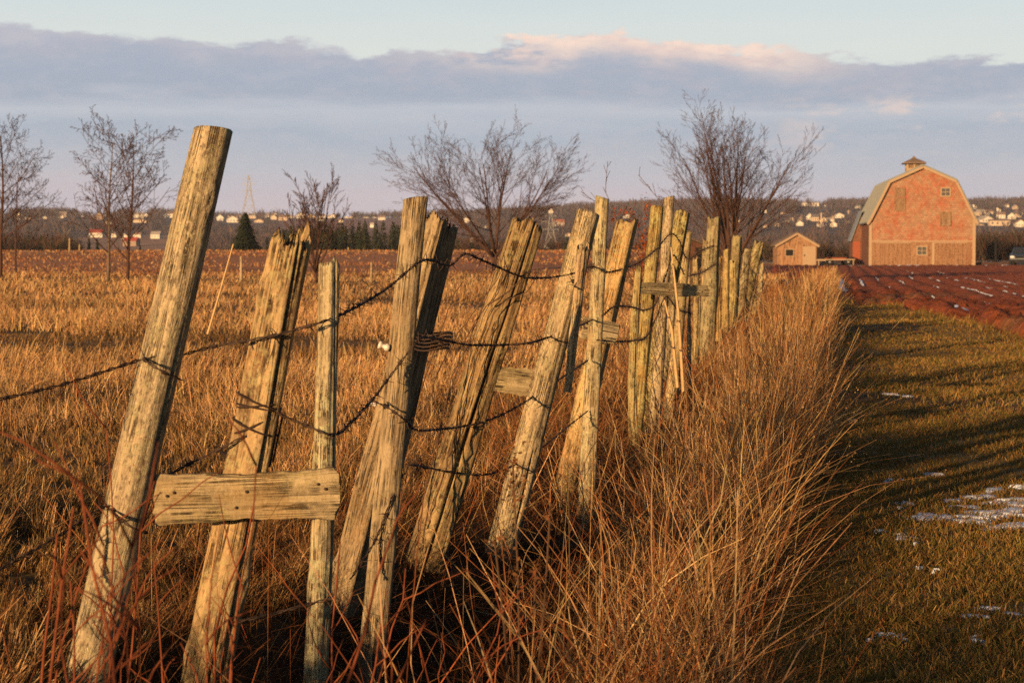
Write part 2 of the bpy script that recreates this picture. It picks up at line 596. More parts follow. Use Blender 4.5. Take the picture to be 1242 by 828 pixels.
def ground_colour(x, y):
    c = np.zeros(x.shape + (3,)) + np.array((0.20, 0.115, 0.048))            # dead straw litter
    c = lerp3(c, np.clip(0.5 + wnoise(x, y, 0.55, 1), 0, 1) * 0.8, (0.12, 0.07, 0.027))
    c = lerp3(c, sm(wnoise(x, y, 0.9, 2), 0.15, 0.6) * 0.7, (0.085, 0.07, 0.022))
    w = sm(y + 9 * wnoise(x, y, 0.05, 3), 88, 118)                            # red fallow strip far on the left
    c = lerp3(c, w, (0.44, 0.195, 0.085))
    c = lerp3(c, w * sm(wnoise(x * 0.25, y, 0.30, 4), -0.1, 0.6) * 0.7, (0.44, 0.20, 0.085))
    c = lerp3(c, sm(y, 164, 170), (0.55, 0.33, 0.14))
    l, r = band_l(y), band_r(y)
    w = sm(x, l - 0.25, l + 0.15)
    c = lerp3(c, w, (0.045, 0.025, 0.012))                                     # litter under the tall grass, darkened to deepen the shade there
    w = sm(x, r - 0.15, r + 0.1)
    tr = np.zeros_like(c) + np.array((0.20, 0.145, 0.042))                    # the mown track
    tr = lerp3(tr, np.clip(0.5 + 0.7 * wnoise(x, y, 1.3, 5), 0, 1), (0.30, 0.175, 0.06))
    tr = lerp3(tr, sm(wnoise(x, y, 0.9, 12) + 0.5 * wnoise(x, y, 3.3, 2), 0.25, 0.7) * 0.8, (0.13, 0.07, 0.032))
    tr = lerp3(tr, sm(y, 140, 150), (0.30, 0.19, 0.09))
    c = c * (1 - w[..., None]) + tr * w[..., None]
    w = sm(field_edge(x, y), -0.15, 0.15)
    c = lerp3(c, w, (0.38, 0.10, 0.035))
    return c


gx = axis(-420, 420, 620, 3.0)
gy = np.concatenate([np.linspace(-60, -4, 24)[:-1], -4 + axis(0.0, 310, 640, 5.0)])
X, Y = np.meshgrid(gx, gy)
Z = H(X, Y)
rough = 0.010 * wnoise(X, Y, 11, 6) + 0.008 * wnoise(X, Y, 23, 7)
Z = Z + rough * (1 - sm(Y, 18, 40))
fe = field_edge(X, Y)
Z = Z - 0.25 * sm(fe, 0.1, 0.6)                                                # the ploughed soil has its own sheet above this
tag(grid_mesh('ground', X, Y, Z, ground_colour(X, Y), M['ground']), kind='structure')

# hills far behind
hx = np.linspace(-1, 1, 260)
hy = np.concatenate([np.linspace(235, 700, 60), np.linspace(710, 1900, 100)])
R_, Y = np.meshgrid(hx, hy)
X = R_ * (120 + Y * 0.62)
Z = hill_z(X, Y)
PX = 621 + F_PX * X / Y
PY = 305 - F_PX * (Z - EYE.z) / Y
hc = np.zeros(X.shape + (3,)) + np.array((0.13, 0.088, 0.082))
hc = lerp3(hc, np.clip(0.5 + wnoise(X, Y, 0.012, 1), 0, 1) * 0.6, (0.075, 0.06, 0.06))


def tan_field(px, py):
    return sm(px, 84, 92) * (1 - sm(px, 212, 222)) * sm(py, 284, 287) * (1 - sm(py, 306, 310))


def purple_field(px, py):
    return sm(px, 335, 345) * (1 - sm(px, 560, 580)) * sm(py, 264, 267) * (1 - sm(py, 284, 288))


hc = lerp3(hc, tan_field(PX, PY), (0.36, 0.20, 0.12))
hc = lerp3(hc, purple_field(PX, PY), (0.24, 0.12, 0.10))
tag(grid_mesh('hills', X, Y, Z, hc, M['hill']), kind='structure')

# ploughed field with furrows that run along the track
rs = np.random.RandomState(11)
u = np.arange(-10.0, 60.0, 0.10)                        # across the furrows
v = axis(16.0, 153.0, 330, 40.0)
U, V = np.meshgrid(u, v)
FX0 = 7.0 + 0.0
Xf = FX0 + U + SL * (V - 26) - 1.2
Yf = V
ph = U / 0.80 * 2 * PI + 0.55 * wnoise(Xf, Yf, 0.35, 8)
fur = 0.5 + 0.5 * np.sin(ph)
Zf = H(Xf, Yf) + 0.03 + 0.070 * fur + 0.020 * wnoise(Xf, Yf, 5.5, 9) + 0.022 * wnoise(Xf, Yf, 12, 3)
near_rough = (1 - sm(field_edge(Xf, Yf), 0.6, 5.0)) * (1 - sm(Yf, 50, 60))
Zf = Zf + near_rough * (0.05 * wnoise(Xf, Yf, 3.3, 2) + 0.05 * wnoise(Xf, Yf, 9.0, 4)) + rs.normal(0, 1, Xf.shape) * (0.014 + 0.03 * near_rough)
ef = field_edge(Xf, Yf)
Zf = Zf - 0.45 * (1 - sm(ef, -0.1, 0.5))
fc = np.zeros(Xf.shape + (3,)) + np.array((0.34, 0.088, 0.032))
fc = lerp3(fc, np.clip(0.5 + 0.7 * wnoise(Xf, Yf, 1.4, 1), 0, 1) * 0.6, (0.27, 0.072, 0.028))
fc = lerp3(fc, sm(wnoise(Xf, Yf, 0.8, 7), 0.35, 0.8) * near_rough * 0.8, (0.24, 0.12, 0.05))
tag(grid_mesh('ploughed_field', Xf, Yf, Zf, fc, M['soil']), kind='structure')


# ------------------------------------------------------------------ grass
def blades(name, root, h, w, az, lean, curve, col, segs=3, mat=None, kind='stuff', roll=None, rng=None):
    n = len(root)
    t_ = np.linspace(0, 1, segs + 1)
    d = np.stack([np.cos(az), np.sin(az), np.zeros(n)], -1)
    if roll is None:
        roll = rng.uniform(0, PI, n)
    side = np.stack([np.cos(roll), np.sin(roll), np.zeros(n)], -1)
    P = np.zeros((n, segs + 1, 2, 3), np.float32)
    for i, tt in enumerate(t_):
        out_ = (lean * tt + curve * tt * tt)
        zz = tt * (1 - 0.35 * np.minimum(1.2, (lean + curve)) ** 2 * tt)
        p = root + d * (h * out_)[:, None]
        p[:, 2] += h * zz
        ww = w * (1 - 0.62 * tt ** 1.8) * 0.5
        P[:, i, 0] = p - side * ww[:, None]
        P[:, i, 1] = p + side * ww[:, None]
    base = (np.arange(n) * (segs + 1) * 2)[:, None]
    k = np.arange(segs)[None, :] * 2
    b0 = base + k
    q = np.stack([b0, b0 + 1, b0 + 3, b0 + 2], -1).reshape(-1, 4)
    cc = np.repeat(col, (segs + 1) * 2, axis=0)
    o = np_mesh(name, P.reshape(-1, 3), q, None, mat or M['grass'], cc)
    if kind: o['kind'] = kind
    return o


def palette(rng, n, cols, weights, jit=0.18):
    cols = np.array(cols)
    c = cols[rng.choice(len(cols), n, p=np.array(weights) / sum(weights))]
    return np.clip(c * (1 + rng.uniform(-jit, jit, (n, 1))) * (1 + rng.uniform(-jit * .4, jit * .4, (n, 3))), 0.004, 1)


def leaf_faces(name, pts, size, cols, parent, rng, mat='leafy', flat=0.0):
    """many small leaf quads in one mesh"""
    pts = np.asarray(pts)
    n = len(pts)
    a = rng.normal(size=(n, 3)); a /= np.linalg.norm(a, axis=1)[:, None]
    b_ = rng.normal(size=(n, 3)); b_ -= a * (a * b_).sum(1)[:, None]; b_ /= np.linalg.norm(b_, axis=1)[:, None]
    s = (size * rng.uniform(0.5, 1.3, n))[:, None]
    v = np.stack([pts - a * s, pts + b_ * s * .5, pts + a * s, pts - b_ * s * .5], 1)
    q = np.arange(n * 4).reshape(-1, 4)
    o = np_mesh(name, v.reshape(-1, 3), q, None, M[mat], np.repeat(cols, 4, axis=0))
    if parent: o.parent = parent
    return o


STRAW = [(0.60, 0.39, 0.17), (0.46, 0.26, 0.10), (0.33, 0.15, 0.055), (0.68, 0.48, 0.25), (0.20, 0.10, 0.045)]


def depth_samples(rng, n, y0, y1, power=1.0):
    """depths with density falling off with distance"""
    a = rng.uniform(0, 1, n)
    if power == 1.0:
        return y0 * (y1 / y0) ** a
    e = 1 - power
    return (y0 ** e + a * (y1 ** e - y0 ** e)) ** (1 / e)


def tall_band():
    rng = np.random.RandomState(21)
    # upright pale stems on the track side
    n = 46000
    y = depth_samples(rng, n, 3.6, 75, 1.25)
    l, r = band_l(y), band_r(y)
    s = rng.beta(3.2, 1.15, n)
    x = l + (r - l) * s + rng.normal(0, 0.05, n)
    den = 0.5 + 0.75 * wnoise(x, y, 4.2, 1) + 0.35 * wnoise(x, y, 9.0, 4)
    front = 1 - 0.72 * (1 - sm(y, 5.5, 9))
    keep = rng.uniform(0, 1, n) < np.clip(den * 1.25 - 0.05, 0.03, 1) * sm(s, 0.42 + 0.12 * (1 - sm(y, 8, 11)), 0.9) * front
    x, y, s = x[keep], y[keep], s[keep]; n = len(x)
    h = rng.gamma(6, 0.105, n) * (0.50 + 0.50 * sm(s, 0.4, 0.9)) * (0.85 + 0.30 * wnoise(x, y, 1.1, 4))
    h = np.clip(h, 0.12, 1.0)
    h = h * (0.56 + 0.44 * sm(y, 5, 11)) * (1 - 0.25 * sm(y, 30, 60))
    col = palette(rng, n, [(0.58, 0.37, 0.165), (0.44, 0.24, 0.10), (0.31, 0.13, 0.046), (0.62, 0.42, 0.22), (0.17, 0.085, 0.04)], [4, 4, 3, 1.6, 1.4], 0.3)
    w = np.maximum(rng.uniform(0.0020, 0.0046, n), y * 0.00034)
    root = np.stack([x, y, H(x, y) - 0.02], -1)
    az_ = 1.6 * wnoise(x, y, 2.4, 6) + rng.normal(0.6, 1.7, n)
    loose = 1 + 0.9 * (1 - sm(y, 6, 11))
    le_, cu_ = np.abs(rng.normal(0.09, 0.16, n)) * loose, np.abs(rng.normal(0.08, 0.22, n)) * loose
    blades('tall_grass', root.copy(), h, w, az_, le_, cu_, col, 4, rng=rng)
    tipx, tipy = np.cos(az_) * h * (le_ + cu_), np.sin(az_) * h * (le_ + cu_)
    tipz = h * (1 - 0.35 * np.minimum(1.2, le_ + cu_) ** 2)
    # seed heads on some of the nearer stems
    sel = np.where((y < 16) & (h > 0.42) & (rng.uniform(0, 1, n) < 0.16))[0]
    lp, lc = [], []
    for i_ in sel:
        tip = np.array((x[i_] + tipx[i_], y[i_] + tipy[i_], root[i_, 2] + tipz[i_]))
        for q_ in range(9):
            f_ = rng.uniform(0, 1)
            lp.append(tip + np.array((rng.normal(0, .004), rng.normal(0, .004), (f_ - 0.75) * 0.085)) + np.array((tipx[i_], tipy[i_], 0)) * 0.10 * (f_ - .75))
            lc.append(col[i_] * rng.uniform(0.7, 1.1))
    so = leaf_faces('grass_seed_heads', lp, 0.0042, np.array(lc), None, rng, 'grass')
    so['kind'] = 'stuff'
    # long thin reddish stems scattered through the low tangle
    n = 3600
    y = depth_samples(rng, n, 3.4, 40, 1.3)
    l, r = band_l(y), band_r(y)
    s = rng.beta(1.4, 1.2, n)
    x = l - 0.3 + (r - l + 0.3) * s
    keep = rng.uniform(0, 1, n) < (1 - 0.75 * (1 - sm(s, 0.5, 0.9)) * (1 - sm(y, 7.5, 11))) * np.clip(0.55 + 0.8 * wnoise(x, y, 1.7, 2), 0.1, 1)
    x, y = x[keep], y[keep]; n = len(x)
    col = palette(rng, n, [(0.36, 0.13, 0.045), (0.24, 0.075, 0.03), (0.52, 0.30, 0.13)], [4, 3, 2], .3)
    w = np.maximum(rng.uniform(0.0022, 0.0042, n), y * 0.00034)
    root = np.stack([x, y, H(x, y) - 0.02], -1)
    blades('reddish_grass_stems', root, rng.uniform(0.30, 0.80, n), w, rng.uniform(-PI, PI, n), np.abs(rng.normal(0.45, 0.3, n)), np.abs(rng.normal(0.15, 0.25, n)), col, 4, rng=rng)
    # tangled low tussocks nearer the fence
    n = 52000
    y = depth_samples(rng, n, 3.0, 60, 1.35)
    l, r = band_l(y), band_r(y)
    s = rng.beta(1.2, 1.35, n)
    x = l - 0.35 + (r - l + 0.45) * s
    den = 0.42 + 0.9 * wnoise(x, y, 2.6, 7) + 0.45 * wnoise(x, y, 5.2, 3)
    keep = rng.uniform(0, 1, n) < np.clip(den * 1.2, 0.02, 1) * (1 - 0.86 * (1 - sm(s, 0.45, 0.85)) * (1 - sm(y, 8, 12)))
    x, y = x[keep], y[keep]; den = den[keep]; n = len(x)
    h = np.clip(rng.gamma(5, 0.046, n), 0.06, 0.5) * np.clip(0.65 + 0.4 * den, .5, 1.2)
    col = palette(rng, n, [(0.36, 0.16, 0.055), (0.26, 0.10, 0.038), (0.46, 0.25, 0.095), (0.15, 0.065, 0.03), (0.56, 0.34, 0.15)], [4, 3.4, 3, 2, 1], .28)
    w = np.maximum(rng.uniform(0.0018, 0.0042, n), y * 0.00034)
    root = np.stack([x, y, H(x, y) - 0.02], -1)
    blades('tangled_grass', root, h, w, 1.0 * wnoise(x, y, 1.2, 4) * 3 + rng.normal(0, 1.0, n), np.abs(rng.normal(0.40, 0.3, n)), np.abs(rng.normal(0.55, 0.4, n)), col, 4, rng=rng)
    # bent and broken straw lying across the rest
    n = 9000
    y = depth_samples(rng, n, 3.2, 40, 1.3)
    l, r = band_l(y), band_r(y)
    s = rng.beta(2.2, 1.3, n)
    x = l + (r - l) * s
    keep = rng.uniform(0, 1, n) < (1 - 0.8 * (1 - sm(s, 0.45, 0.85)) * (1 - sm(y, 7.5, 11))) * (0.45 + 0.55 * sm(y, 6, 9)) * np.clip(0.5 + 0.9 * wnoise(x, y, 2.0, 9), 0.05, 1)
    x, y = x[keep], y[keep]; n = len(x)
    col = palette(rng, n, [(0.62, 0.42, 0.21), (0.50, 0.30, 0.13), (0.36, 0.17, 0.065), (0.22, 0.10, 0.045)], [4, 4, 2, 1.5], .25)
    w = np.maximum(rng.uniform(0.0024, 0.0060, n), y * 0.00036)
    root = np.stack([x, y, H(x, y) + rng.uniform(-0.02, 0.14, n)], -1)
    blades('broken_straw', root, rng.uniform(0.22, 0.62, n), w, rng.uniform(-PI, PI, n), np.abs(rng.normal(0.75, 0.35, n)), rng.normal(0.15, 0.45, n), col, 4, rng=rng)
    # matted low litter
    n = 40000
    y = depth_samples(rng, n, 3.0, 45, 1.35)
    l, r = band_l(y), band_r(y)
    x = rng.uniform(-0.5, 1.02, n) * (r - l) + l
    h = np.clip(rng.gamma(4, 0.04, n), 0.05, 0.4)
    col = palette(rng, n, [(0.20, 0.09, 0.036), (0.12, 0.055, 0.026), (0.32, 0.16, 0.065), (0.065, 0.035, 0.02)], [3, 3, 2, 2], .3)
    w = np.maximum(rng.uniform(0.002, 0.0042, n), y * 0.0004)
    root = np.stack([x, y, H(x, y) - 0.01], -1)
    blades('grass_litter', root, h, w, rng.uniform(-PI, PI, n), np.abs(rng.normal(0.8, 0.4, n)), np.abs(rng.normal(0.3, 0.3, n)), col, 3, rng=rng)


def left_field():
    rng = np.random.RandomState(31)
    n = 330000
    y = depth_samples(rng, n, 4.2, 98, 1.28)
    xl = -0.30 * y - 0.6
    xr = np.minimum(band_l(y) - 0.05, 0.20 * y)
    x = xl + (xr - xl) * rng.uniform(0, 1, n)
    sp_ = np.clip(y * 0.02, 0.04, 1.2)                                     # gather into tussocks
    cell = np.maximum(0.14, y * 0.012)
    cx = np.round(x / cell) * cell; cy = np.round(y / cell) * cell
    hsh = np.modf(np.abs(np.sin(cx * 127.1 + cy * 311.7) * 43758.5453))[0]
    hs2 = np.modf(np.abs(np.sin(cx * 269.5 + cy * 183.3) * 24634.6345))[0]
    pull = 0.36 * (1 - sm(y, 8, 16))
    hfar = np.clip(0.5 + 0.6 * wnoise(x, y, 1.3, 2) + 0.5 * wnoise(x, y, 3.4, 5), 0, 1)
    x = x + (cx + (hsh - .5) * cell * 2.4 - x) * pull
    y = y + (cy + (hs2 - .5) * cell * 2.4 - y) * pull
    k_ = sm(y, 9, 20)
    hsh = hsh * (1 - k_) + hfar * k_
    hs2 = hs2 * (1 - k_) + rng.uniform(0, 1, n) * k_
    patch = wnoise(x, y * 0.55, 0.75, 3) + 0.5 * wnoise(x, y, 2.2, 8)
    short = sm(patch, 0.05, 0.6)                                          # patches of short greenish turf
    mown = sm(x, band_l(y) - 2.6, band_l(y) - 1.2) * sm(y, 4, 6) * (1 - sm(y, 10.5, 14)) * (0.5 + 0.5 * sm(wnoise(x, y, 0.9, 9), -0.5, 0.3))
    short = np.maximum(short, mown)
    keep = rng.uniform(0, 1, n) < (0.30 + 0.70 * hsh)
    x, y, short, hsh, hs2, k_ = x[keep], y[keep], short[keep], hsh[keep], hs2[keep], k_[keep]; n = len(x)
    h = (0.11 + 0.22 * hsh) * rng.uniform(0.4, 1.25, n) * (1 - 0.72 * short) * (1 - 0.2 * k_)
    h = h * (1 + 0.35 * wnoise(x, y, 0.3, 6)) * np.where(rng.uniform(0, 1, n) < 0.03, 1.7, 1.0)
    col = palette(rng, n, [(0.66, 0.41, 0.18), (0.53, 0.29, 0.12), (0.76, 0.51, 0.25), (0.31, 0.15, 0.06)], [4, 4, 1.6, 2.4], .28)
    g = palette(rng, n, [(0.19, 0.125, 0.045), (0.30, 0.165, 0.065), (0.13, 0.085, 0.035), (0.38, 0.21, 0.09)], [3, 3, 2, 2])
    s3 = (rng.uniform(0, 1, n) < short * 0.85)[:, None]
    col = np.where(s3, g, col)
    col = col * ((0.72 + 0.5 * hs2) * (1 - 0.35 * sm(wnoise(x, y, 0.45, 11), 0.1, 0.8)))[:, None]
    w = np.maximum(rng.uniform(0.003, 0.006, n), y * 0.00042)
    root = np.stack([x, y, H(x, y) - 0.01], -1)
    wind = 0.5 + 0.8 * wnoise(x, y, 0.6, 2)
    blades('dry_field_grass', root, h, w, wind * 2.0 + rng.normal(0, 1.1, n), np.abs(rng.normal(0.22, 0.18, n)), np.abs(rng.normal(0.22, 0.2, n)), col, 3, rng=rng)


def track_grass():
    rng = np.random.RandomState(41)
    n = 190000
    y = depth_samples(rng, n, 4.6, 46, 1.45)
    r = band_r(y)
    xr = np.minimum(0.31 * y + 0.5, 60)
    x = r - 0.2 + (xr - r + 0.2) * rng.uniform(0, 1, n)
    keep = (field_edge(x, y) < 0.1) & (x < xr)
    x, y = x[keep], y[keep]; n = len(x)
    bare = sm(wnoise(x, y, 0.9, 12) + 0.5 * wnoise(x, y, 3.3, 2), 0.25, 0.7)
    keep = rng.uniform(0, 1, n) > 0.72 * bare
    x, y = x[keep], y[keep]; n = len(x)
    pt = wnoise(x, y, 1.5, 5)
    h = rng.uniform(0.015, 0.052, n) * (1 + 0.5 * pt)
    edge = np.exp(-np.abs(field_edge(x, y)) / 0.35) * (rng.uniform(0, 1, n) < 0.5)
    h = h + 0.16 * edge * rng.uniform(0, 1, n)
    col = palette(rng, n, [(0.26, 0.19, 0.05), (0.18, 0.155, 0.038), (0.44, 0.245, 0.08), (0.34, 0.15, 0.05), (0.56, 0.34, 0.125)], [3.2, 3, 2.6, 1.6, 1.4])
    col = col * (0.85 + 0.3 * pt)[:, None]
    w = np.maximum(rng.uniform(0.003, 0.006, n), y * 0.00045)
    root = np.stack([x, y, H(x, y) - 0.005], -1)
    blades('track_grass', root, h, w, rng.uniform(-PI, PI, n), np.abs(rng.normal(0.35, 0.25, n)), np.abs(rng.normal(0.4, 0.3, n)), np.clip(col, .004, 1), 2, rng=rng)


def far_tufts():
    rng = np.random.RandomState(36)
    n = 34000
    y = rng.uniform(88, 182, n)
    x = y * rng.uniform(-0.30, 0.125, n)
    den = 0.45 + 0.7 * wnoise(x * 0.4, y, 0.25, 4) + 0.5 * wnoise(x, y, 0.7, 6) + 0.8 * sm(y, 166, 172) + 0.6 * (1 - sm(y, 88, 105))
    keep = rng.uniform(0, 1, n) < np.clip(den, 0.05, 1)
    x, y = x[keep], y[keep]; n = len(x)
    col = palette(rng, n, [(0.46, 0.22, 0.09), (0.36, 0.14, 0.06), (0.58, 0.35, 0.16), (0.22, 0.09, 0.042)], [3, 3, 3, 1.5], .25)
    root = np.stack([x, y, H(x, y) - 0.01], -1)
    blades('fallow_weeds', root, rng.uniform(0.05, 0.22, n), y * 0.0007, rng.uniform(-PI, PI, n), np.abs(rng.normal(0.4, 0.3, n)), np.abs(rng.normal(0.3, 0.3, n)), col, 2, rng=rng)


tall_band()
far_tufts()
left_field()
track_grass()


# ------------------------------------------------------------------ snow
def snow():
    rng = np.random.RandomState(51)
    V_, T_ = [], []

    def patch(cx, cy, rx, ry, ang, hgt, zfun):
        n = 18
        rings = 4
        b = sum(len(a) for a in V_)
        phs = rng.uniform(0, 6.28, 4)
        vs = []
        for k in range(rings + 1):
            q = k / rings
            for i in range(n):
                a = 2 * PI * i / n
                w_ = 1 + 0.30 * math.sin(2 * a + phs[0]) + 0.22 * math.sin(3 * a + phs[1]) + 0.18 * math.sin(5 * a + phs[2]) + 0.12 * math.sin(7 * a + phs[3])
                ex, ey = rx * q * w_ * math.cos(a), ry * q * w_ * math.sin(a)
                x = cx + ex * math.cos(ang) - ey * math.sin(ang)
                y = cy + ex * math.sin(ang) + ey * math.cos(ang)
                z = zfun(x, y) + hgt * (1 - q * q) - 0.012 * (q > 0.95)
                vs.append((x, y, z))
        V_.append(vs)
        for k in range(rings):
            for i in range(n):
                j = (i + 1) % n
                T_.append((b + k * n + i, b + k * n + j, b + (k + 1) * n + j, b + (k + 1) * n + i))

    g = lambda x, y: float(H(x, y)) + 0.012
    for (px, py, rx, n) in ((1206, 608, 0.19, 13), (1238, 640, 0.17, 10), (1085, 660, 0.05, 6), (1100, 480, 0.10, 2), (1045, 515, 0.06, 3),
                            (1070, 585, 0.05, 5), (1212, 745, 0.06, 3), (1075, 775, 0.04, 6), (1100, 620, 0.05, 4), (1130, 700, 0.03, 4), (1180, 780, .03, 4)):
        for k in range(n):
            D = F_PX * EYE.z / (py - 305)
            x = (px - 621) / F_PX * D + rng.normal(0, rx)
            y = D + rng.normal(0, rx * 2.0)
            s = rng.uniform(0.3, 1.0) * min(rx, 0.14) * (0.58 if rx > .15 else 0.42)
            patch(x, y, s * 1.9, s * 0.9, rng.uniform(-0.5, 0.9), 0.004 + 0.010 * s, g)
    # streaks lying in the furrows
    for (px, py, L, wd) in ((1031, 346, 22, 0.16), (1056, 344, 14, 0.10), (985, 340, 12, 0.08), (1115, 338, 7, 0.08), (1135, 340, 6, 0.07), (1163, 340, 8, 0.09), (1183, 341, 9, 0.08),
                            (1204, 342, 8, 0.09), (1226, 344, 9, 0.09), (1150, 351, 5, 0.08), (1175, 353, 5, 0.08), (1196, 351, 6, 0.08), (1222, 355, 7, 0.09), (1210, 360, 4, .07), (1095, 343, 4, .06),
                            (1237, 352, 6, .08), (1160, 377, 1.2, .16), (1185, 372, 1.0, .12), (1130, 360, 3, .06), (1072, 352, 5, .06), (1240, 363, 5, .07), (1065, 339, 5, .06), (1144, 332, 8, .07), (1108, 331, 8, .06)):
        D = F_PX * EYE.z / (py - 305)
        x = (px - 621) / F_PX * D
        uu = x - FX0 + 1.2 - SL * (D - 26)
        k = round((uu / 0.8 * 2 * PI + 0.55 * float(wnoise(x, D, 0.35, 8)) + PI / 2) / (2 * PI))
        npieces = max(2, int(L / 1.1))
        for j in range(npieces):
            y = D + (j / max(1, npieces - 1) - 0.5) * L + rng.normal(0, 0.2)
            if rng.uniform() < 0.22: continue
            uu2 = 0.8 * (k - 0.25)
            x = FX0 + uu2 + SL * (y - 26) - 1.2
            x = FX0 + 0.8 * ((k * 2 * PI - PI / 2 - 0.55 * float(wnoise(x, y, 0.35, 8))) / (2 * PI)) + SL * (y - 26) - 1.2
            sc = rng.uniform(0.6, 1.3)
            if wd < 0.1 and rng.uniform() < 0.25: continue
            patch(x, y, 1.5 * sc, wd * (0.6 if wd >= 0.1 else 0.38) * sc, PI / 2 - math.atan(SL), 0.065 if wd >= 0.1 else 0.045, lambda a, c: float(H(a, c)) + 0.028)
    for k in range(60):
        x = rng.uniform(27, 60); y = 151 + rng.uniform(0, 3)
        if rng.uniform() < 0.5: patch(x, y, 0.8, 0.25, 0, 0.05, lambda a, c: float(H(a, c)) + 0.02)
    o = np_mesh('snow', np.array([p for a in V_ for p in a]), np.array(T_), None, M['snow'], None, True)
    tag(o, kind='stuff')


snow()


# ------------------------------------------------------------------ the fence
fence = empty('barbed_wire_fence', (-1.1, 4.75, 0))
tag(fence, 'weathered fence of leaning wooden posts and sagging barbed wire beside the tall dry grass', 'fence')


def post(p_base, p_top, r0, r1, mat, seed, rough=0.07, crack=2, broken=0.0, cut=None, label=None, nz=70, ns=36, bend=0.0, knots=3):
    rng = np.random.RandomState(seed)
    a, b = Vector(p_base), Vector(p_top)
    L = (b - a).length
    zdir = (b - a).normalized()
    ydir = Vector((0, 1, 0)); xdir = ydir.cross(zdir).normalized(); ydir = zdir.cross(xdir)
    th = np.linspace(0, 2 * PI, ns, endpoint=False)
    zz = np.linspace(0, 1, nz)
    T, Zg = np.meshgrid(th, zz)
    Rr = r0 + (r1 - r0) * Zg
    # grain ridges that run along the post and wander slowly round it
    q = np.zeros_like(T)
    for k, am in ((2, .5), (3, .55), (5, .5), (7, .42), (11, .30), (15, .15)):
        q += am * np.cos(k * T + rng.uniform(0, 6.28) + rng.uniform(-2.4, 2.4) * Zg + 0.7 * np.sin(Zg * rng.uniform(3, 9) + rng.uniform(0, 6)))
    q += 0.35 * np.sin(Zg * 17 + 2 * np.cos(T + rng.uniform(0, 6)))
    rr = Rr * (1 + rough * q)
    for k in range(crack):
        tc = rng.uniform(-PI, 0.2) if k == 0 else rng.uniform(0, 2 * PI)
        path = tc + 0.5 * np.sin(Zg * rng.uniform(1, 4) + rng.uniform(0, 6)) + rng.uniform(-0.5, 0.5) * Zg
        dth = (T - path + PI) % (2 * PI) - PI
        lo, hi = (0.05, 1.0) if k == 0 else sorted(rng.uniform(0, 1, 2))
        gate = sm(Zg, lo - .02, lo + .08) * (1 - sm(Zg, hi - .04, hi + .08))
        rr -= Rr * (0.24 + 1.3 * rough) * gate * np.exp(-(dth / (0.05 + 0.22 * rough)) ** 2)
    for k in range(knots):
        tk, zk = rng.uniform(-PI, 0), rng.uniform(0.15, 0.92)
        dth = (T - tk + PI) % (2 * PI) - PI
        dd = (dth / 0.35) ** 2 + ((Zg - zk) * L / 0.035) ** 2
        rr += Rr * 0.20 * np.exp(-dd) - Rr * 0.22 * np.exp(-dd * 6)
    if cut:
        ang, c = cut
        cosv = np.cos(T - ang)
        lim = np.where(cosv > 0.05, Rr * c * (1 + 0.10 * q) / np.maximum(cosv, 0.05), 9)
        rr = np.minimum(rr, lim)
    Xl = rr * np.cos(T); Yl = rr * np.sin(T); Zl = Zg * L
    Xl = Xl + bend * np.sin(Zg * PI)
    # ragged or sawn top
    top = np.zeros(ns)
    for k in (1, 2, 3, 5, 8, 13):
        top += np.cos(k * th + rng.uniform(0, 6)) / (1 + 0.35 * k)
    top = broken * 0.018 * top - (0.10 * broken * np.abs(rng.uniform(-0.3, 0.5, ns)) * 0.3)
    Zl = Zl + (top * sm(Zg, 0.86, 1.0)) + 0.010 * np.cos(th + rng.uniform(0, 6))[None, :] * sm(Zg, .9, 1)
    v = np.stack([Xl, Yl, Zl], -1).reshape(-1, 3)
    i = np.arange(nz * ns).reshape(nz, ns)
    j = np.roll(i, -1, 1)
    quads = np.stack([i[:-1], j[:-1], j[1:], i[1:]], -1).reshape(-1, 4)
    # end grain: inner rings that sink a little
    ring = v[(nz - 1) * ns:]
    cen = ring.mean(0)
    ext, qs, prev = [], [], i[-1]
    for f, s in ((0.8, 0.006), (0.45, -0.010 - 0.03 * broken), (0.12, -0.014 - 0.035 * broken)):
        r2 = cen + (ring - cen) * f
        r2[:, 2] = cen[2] + (ring[:, 2] - cen[2]) * f + (s if broken else -0.004) + rng.uniform(-.006, .006, ns) * (0.15 + 2.5 * broken)
        ids = np.arange(ns) + len(v) + len(ext) * ns
        ext.append(r2)
        qs.append(np.stack([prev, np.roll(prev, -1), np.roll(ids, -1), ids], -1))
        prev = ids
    v = np.concatenate([v] + ext)
    cid = len(v)
    v = np.concatenate([v, [cen + np.array((0, 0, -0.01 - .03 * broken))]])
    tris = np.stack([prev, np.roll(prev, -1), np.full(ns, cid)], -1)
    o = np_mesh('post', v, np.concatenate([quads] + qs), tris, mat, None, True)
    mw = Matrix((xdir, ydir, zdir)).transposed().to_4x4(); mw.translation = a
    o.parent = fence
    o.matrix_parent_inverse = Matrix.Identity(4)
    o.matrix_local = Matrix.Translation(-Vector(fence.location)) @ mw
    if label: o['label'] = label
    return o


def post_px(bx, by, tx, ty, D, w0, w1, mat, seed, label=None, dt=0.0, **kw):
    a = at(bx, by, D); b = at(tx, ty, D + dt)
    k = D / F_PX / 2
    a = a - (b - a).normalized() * (0.12 if by < 400 or ty > 299 and by < 445 else 0.42)
    return post(a, b, w0 * k, w1 * k, mat, seed, label=label, **kw)


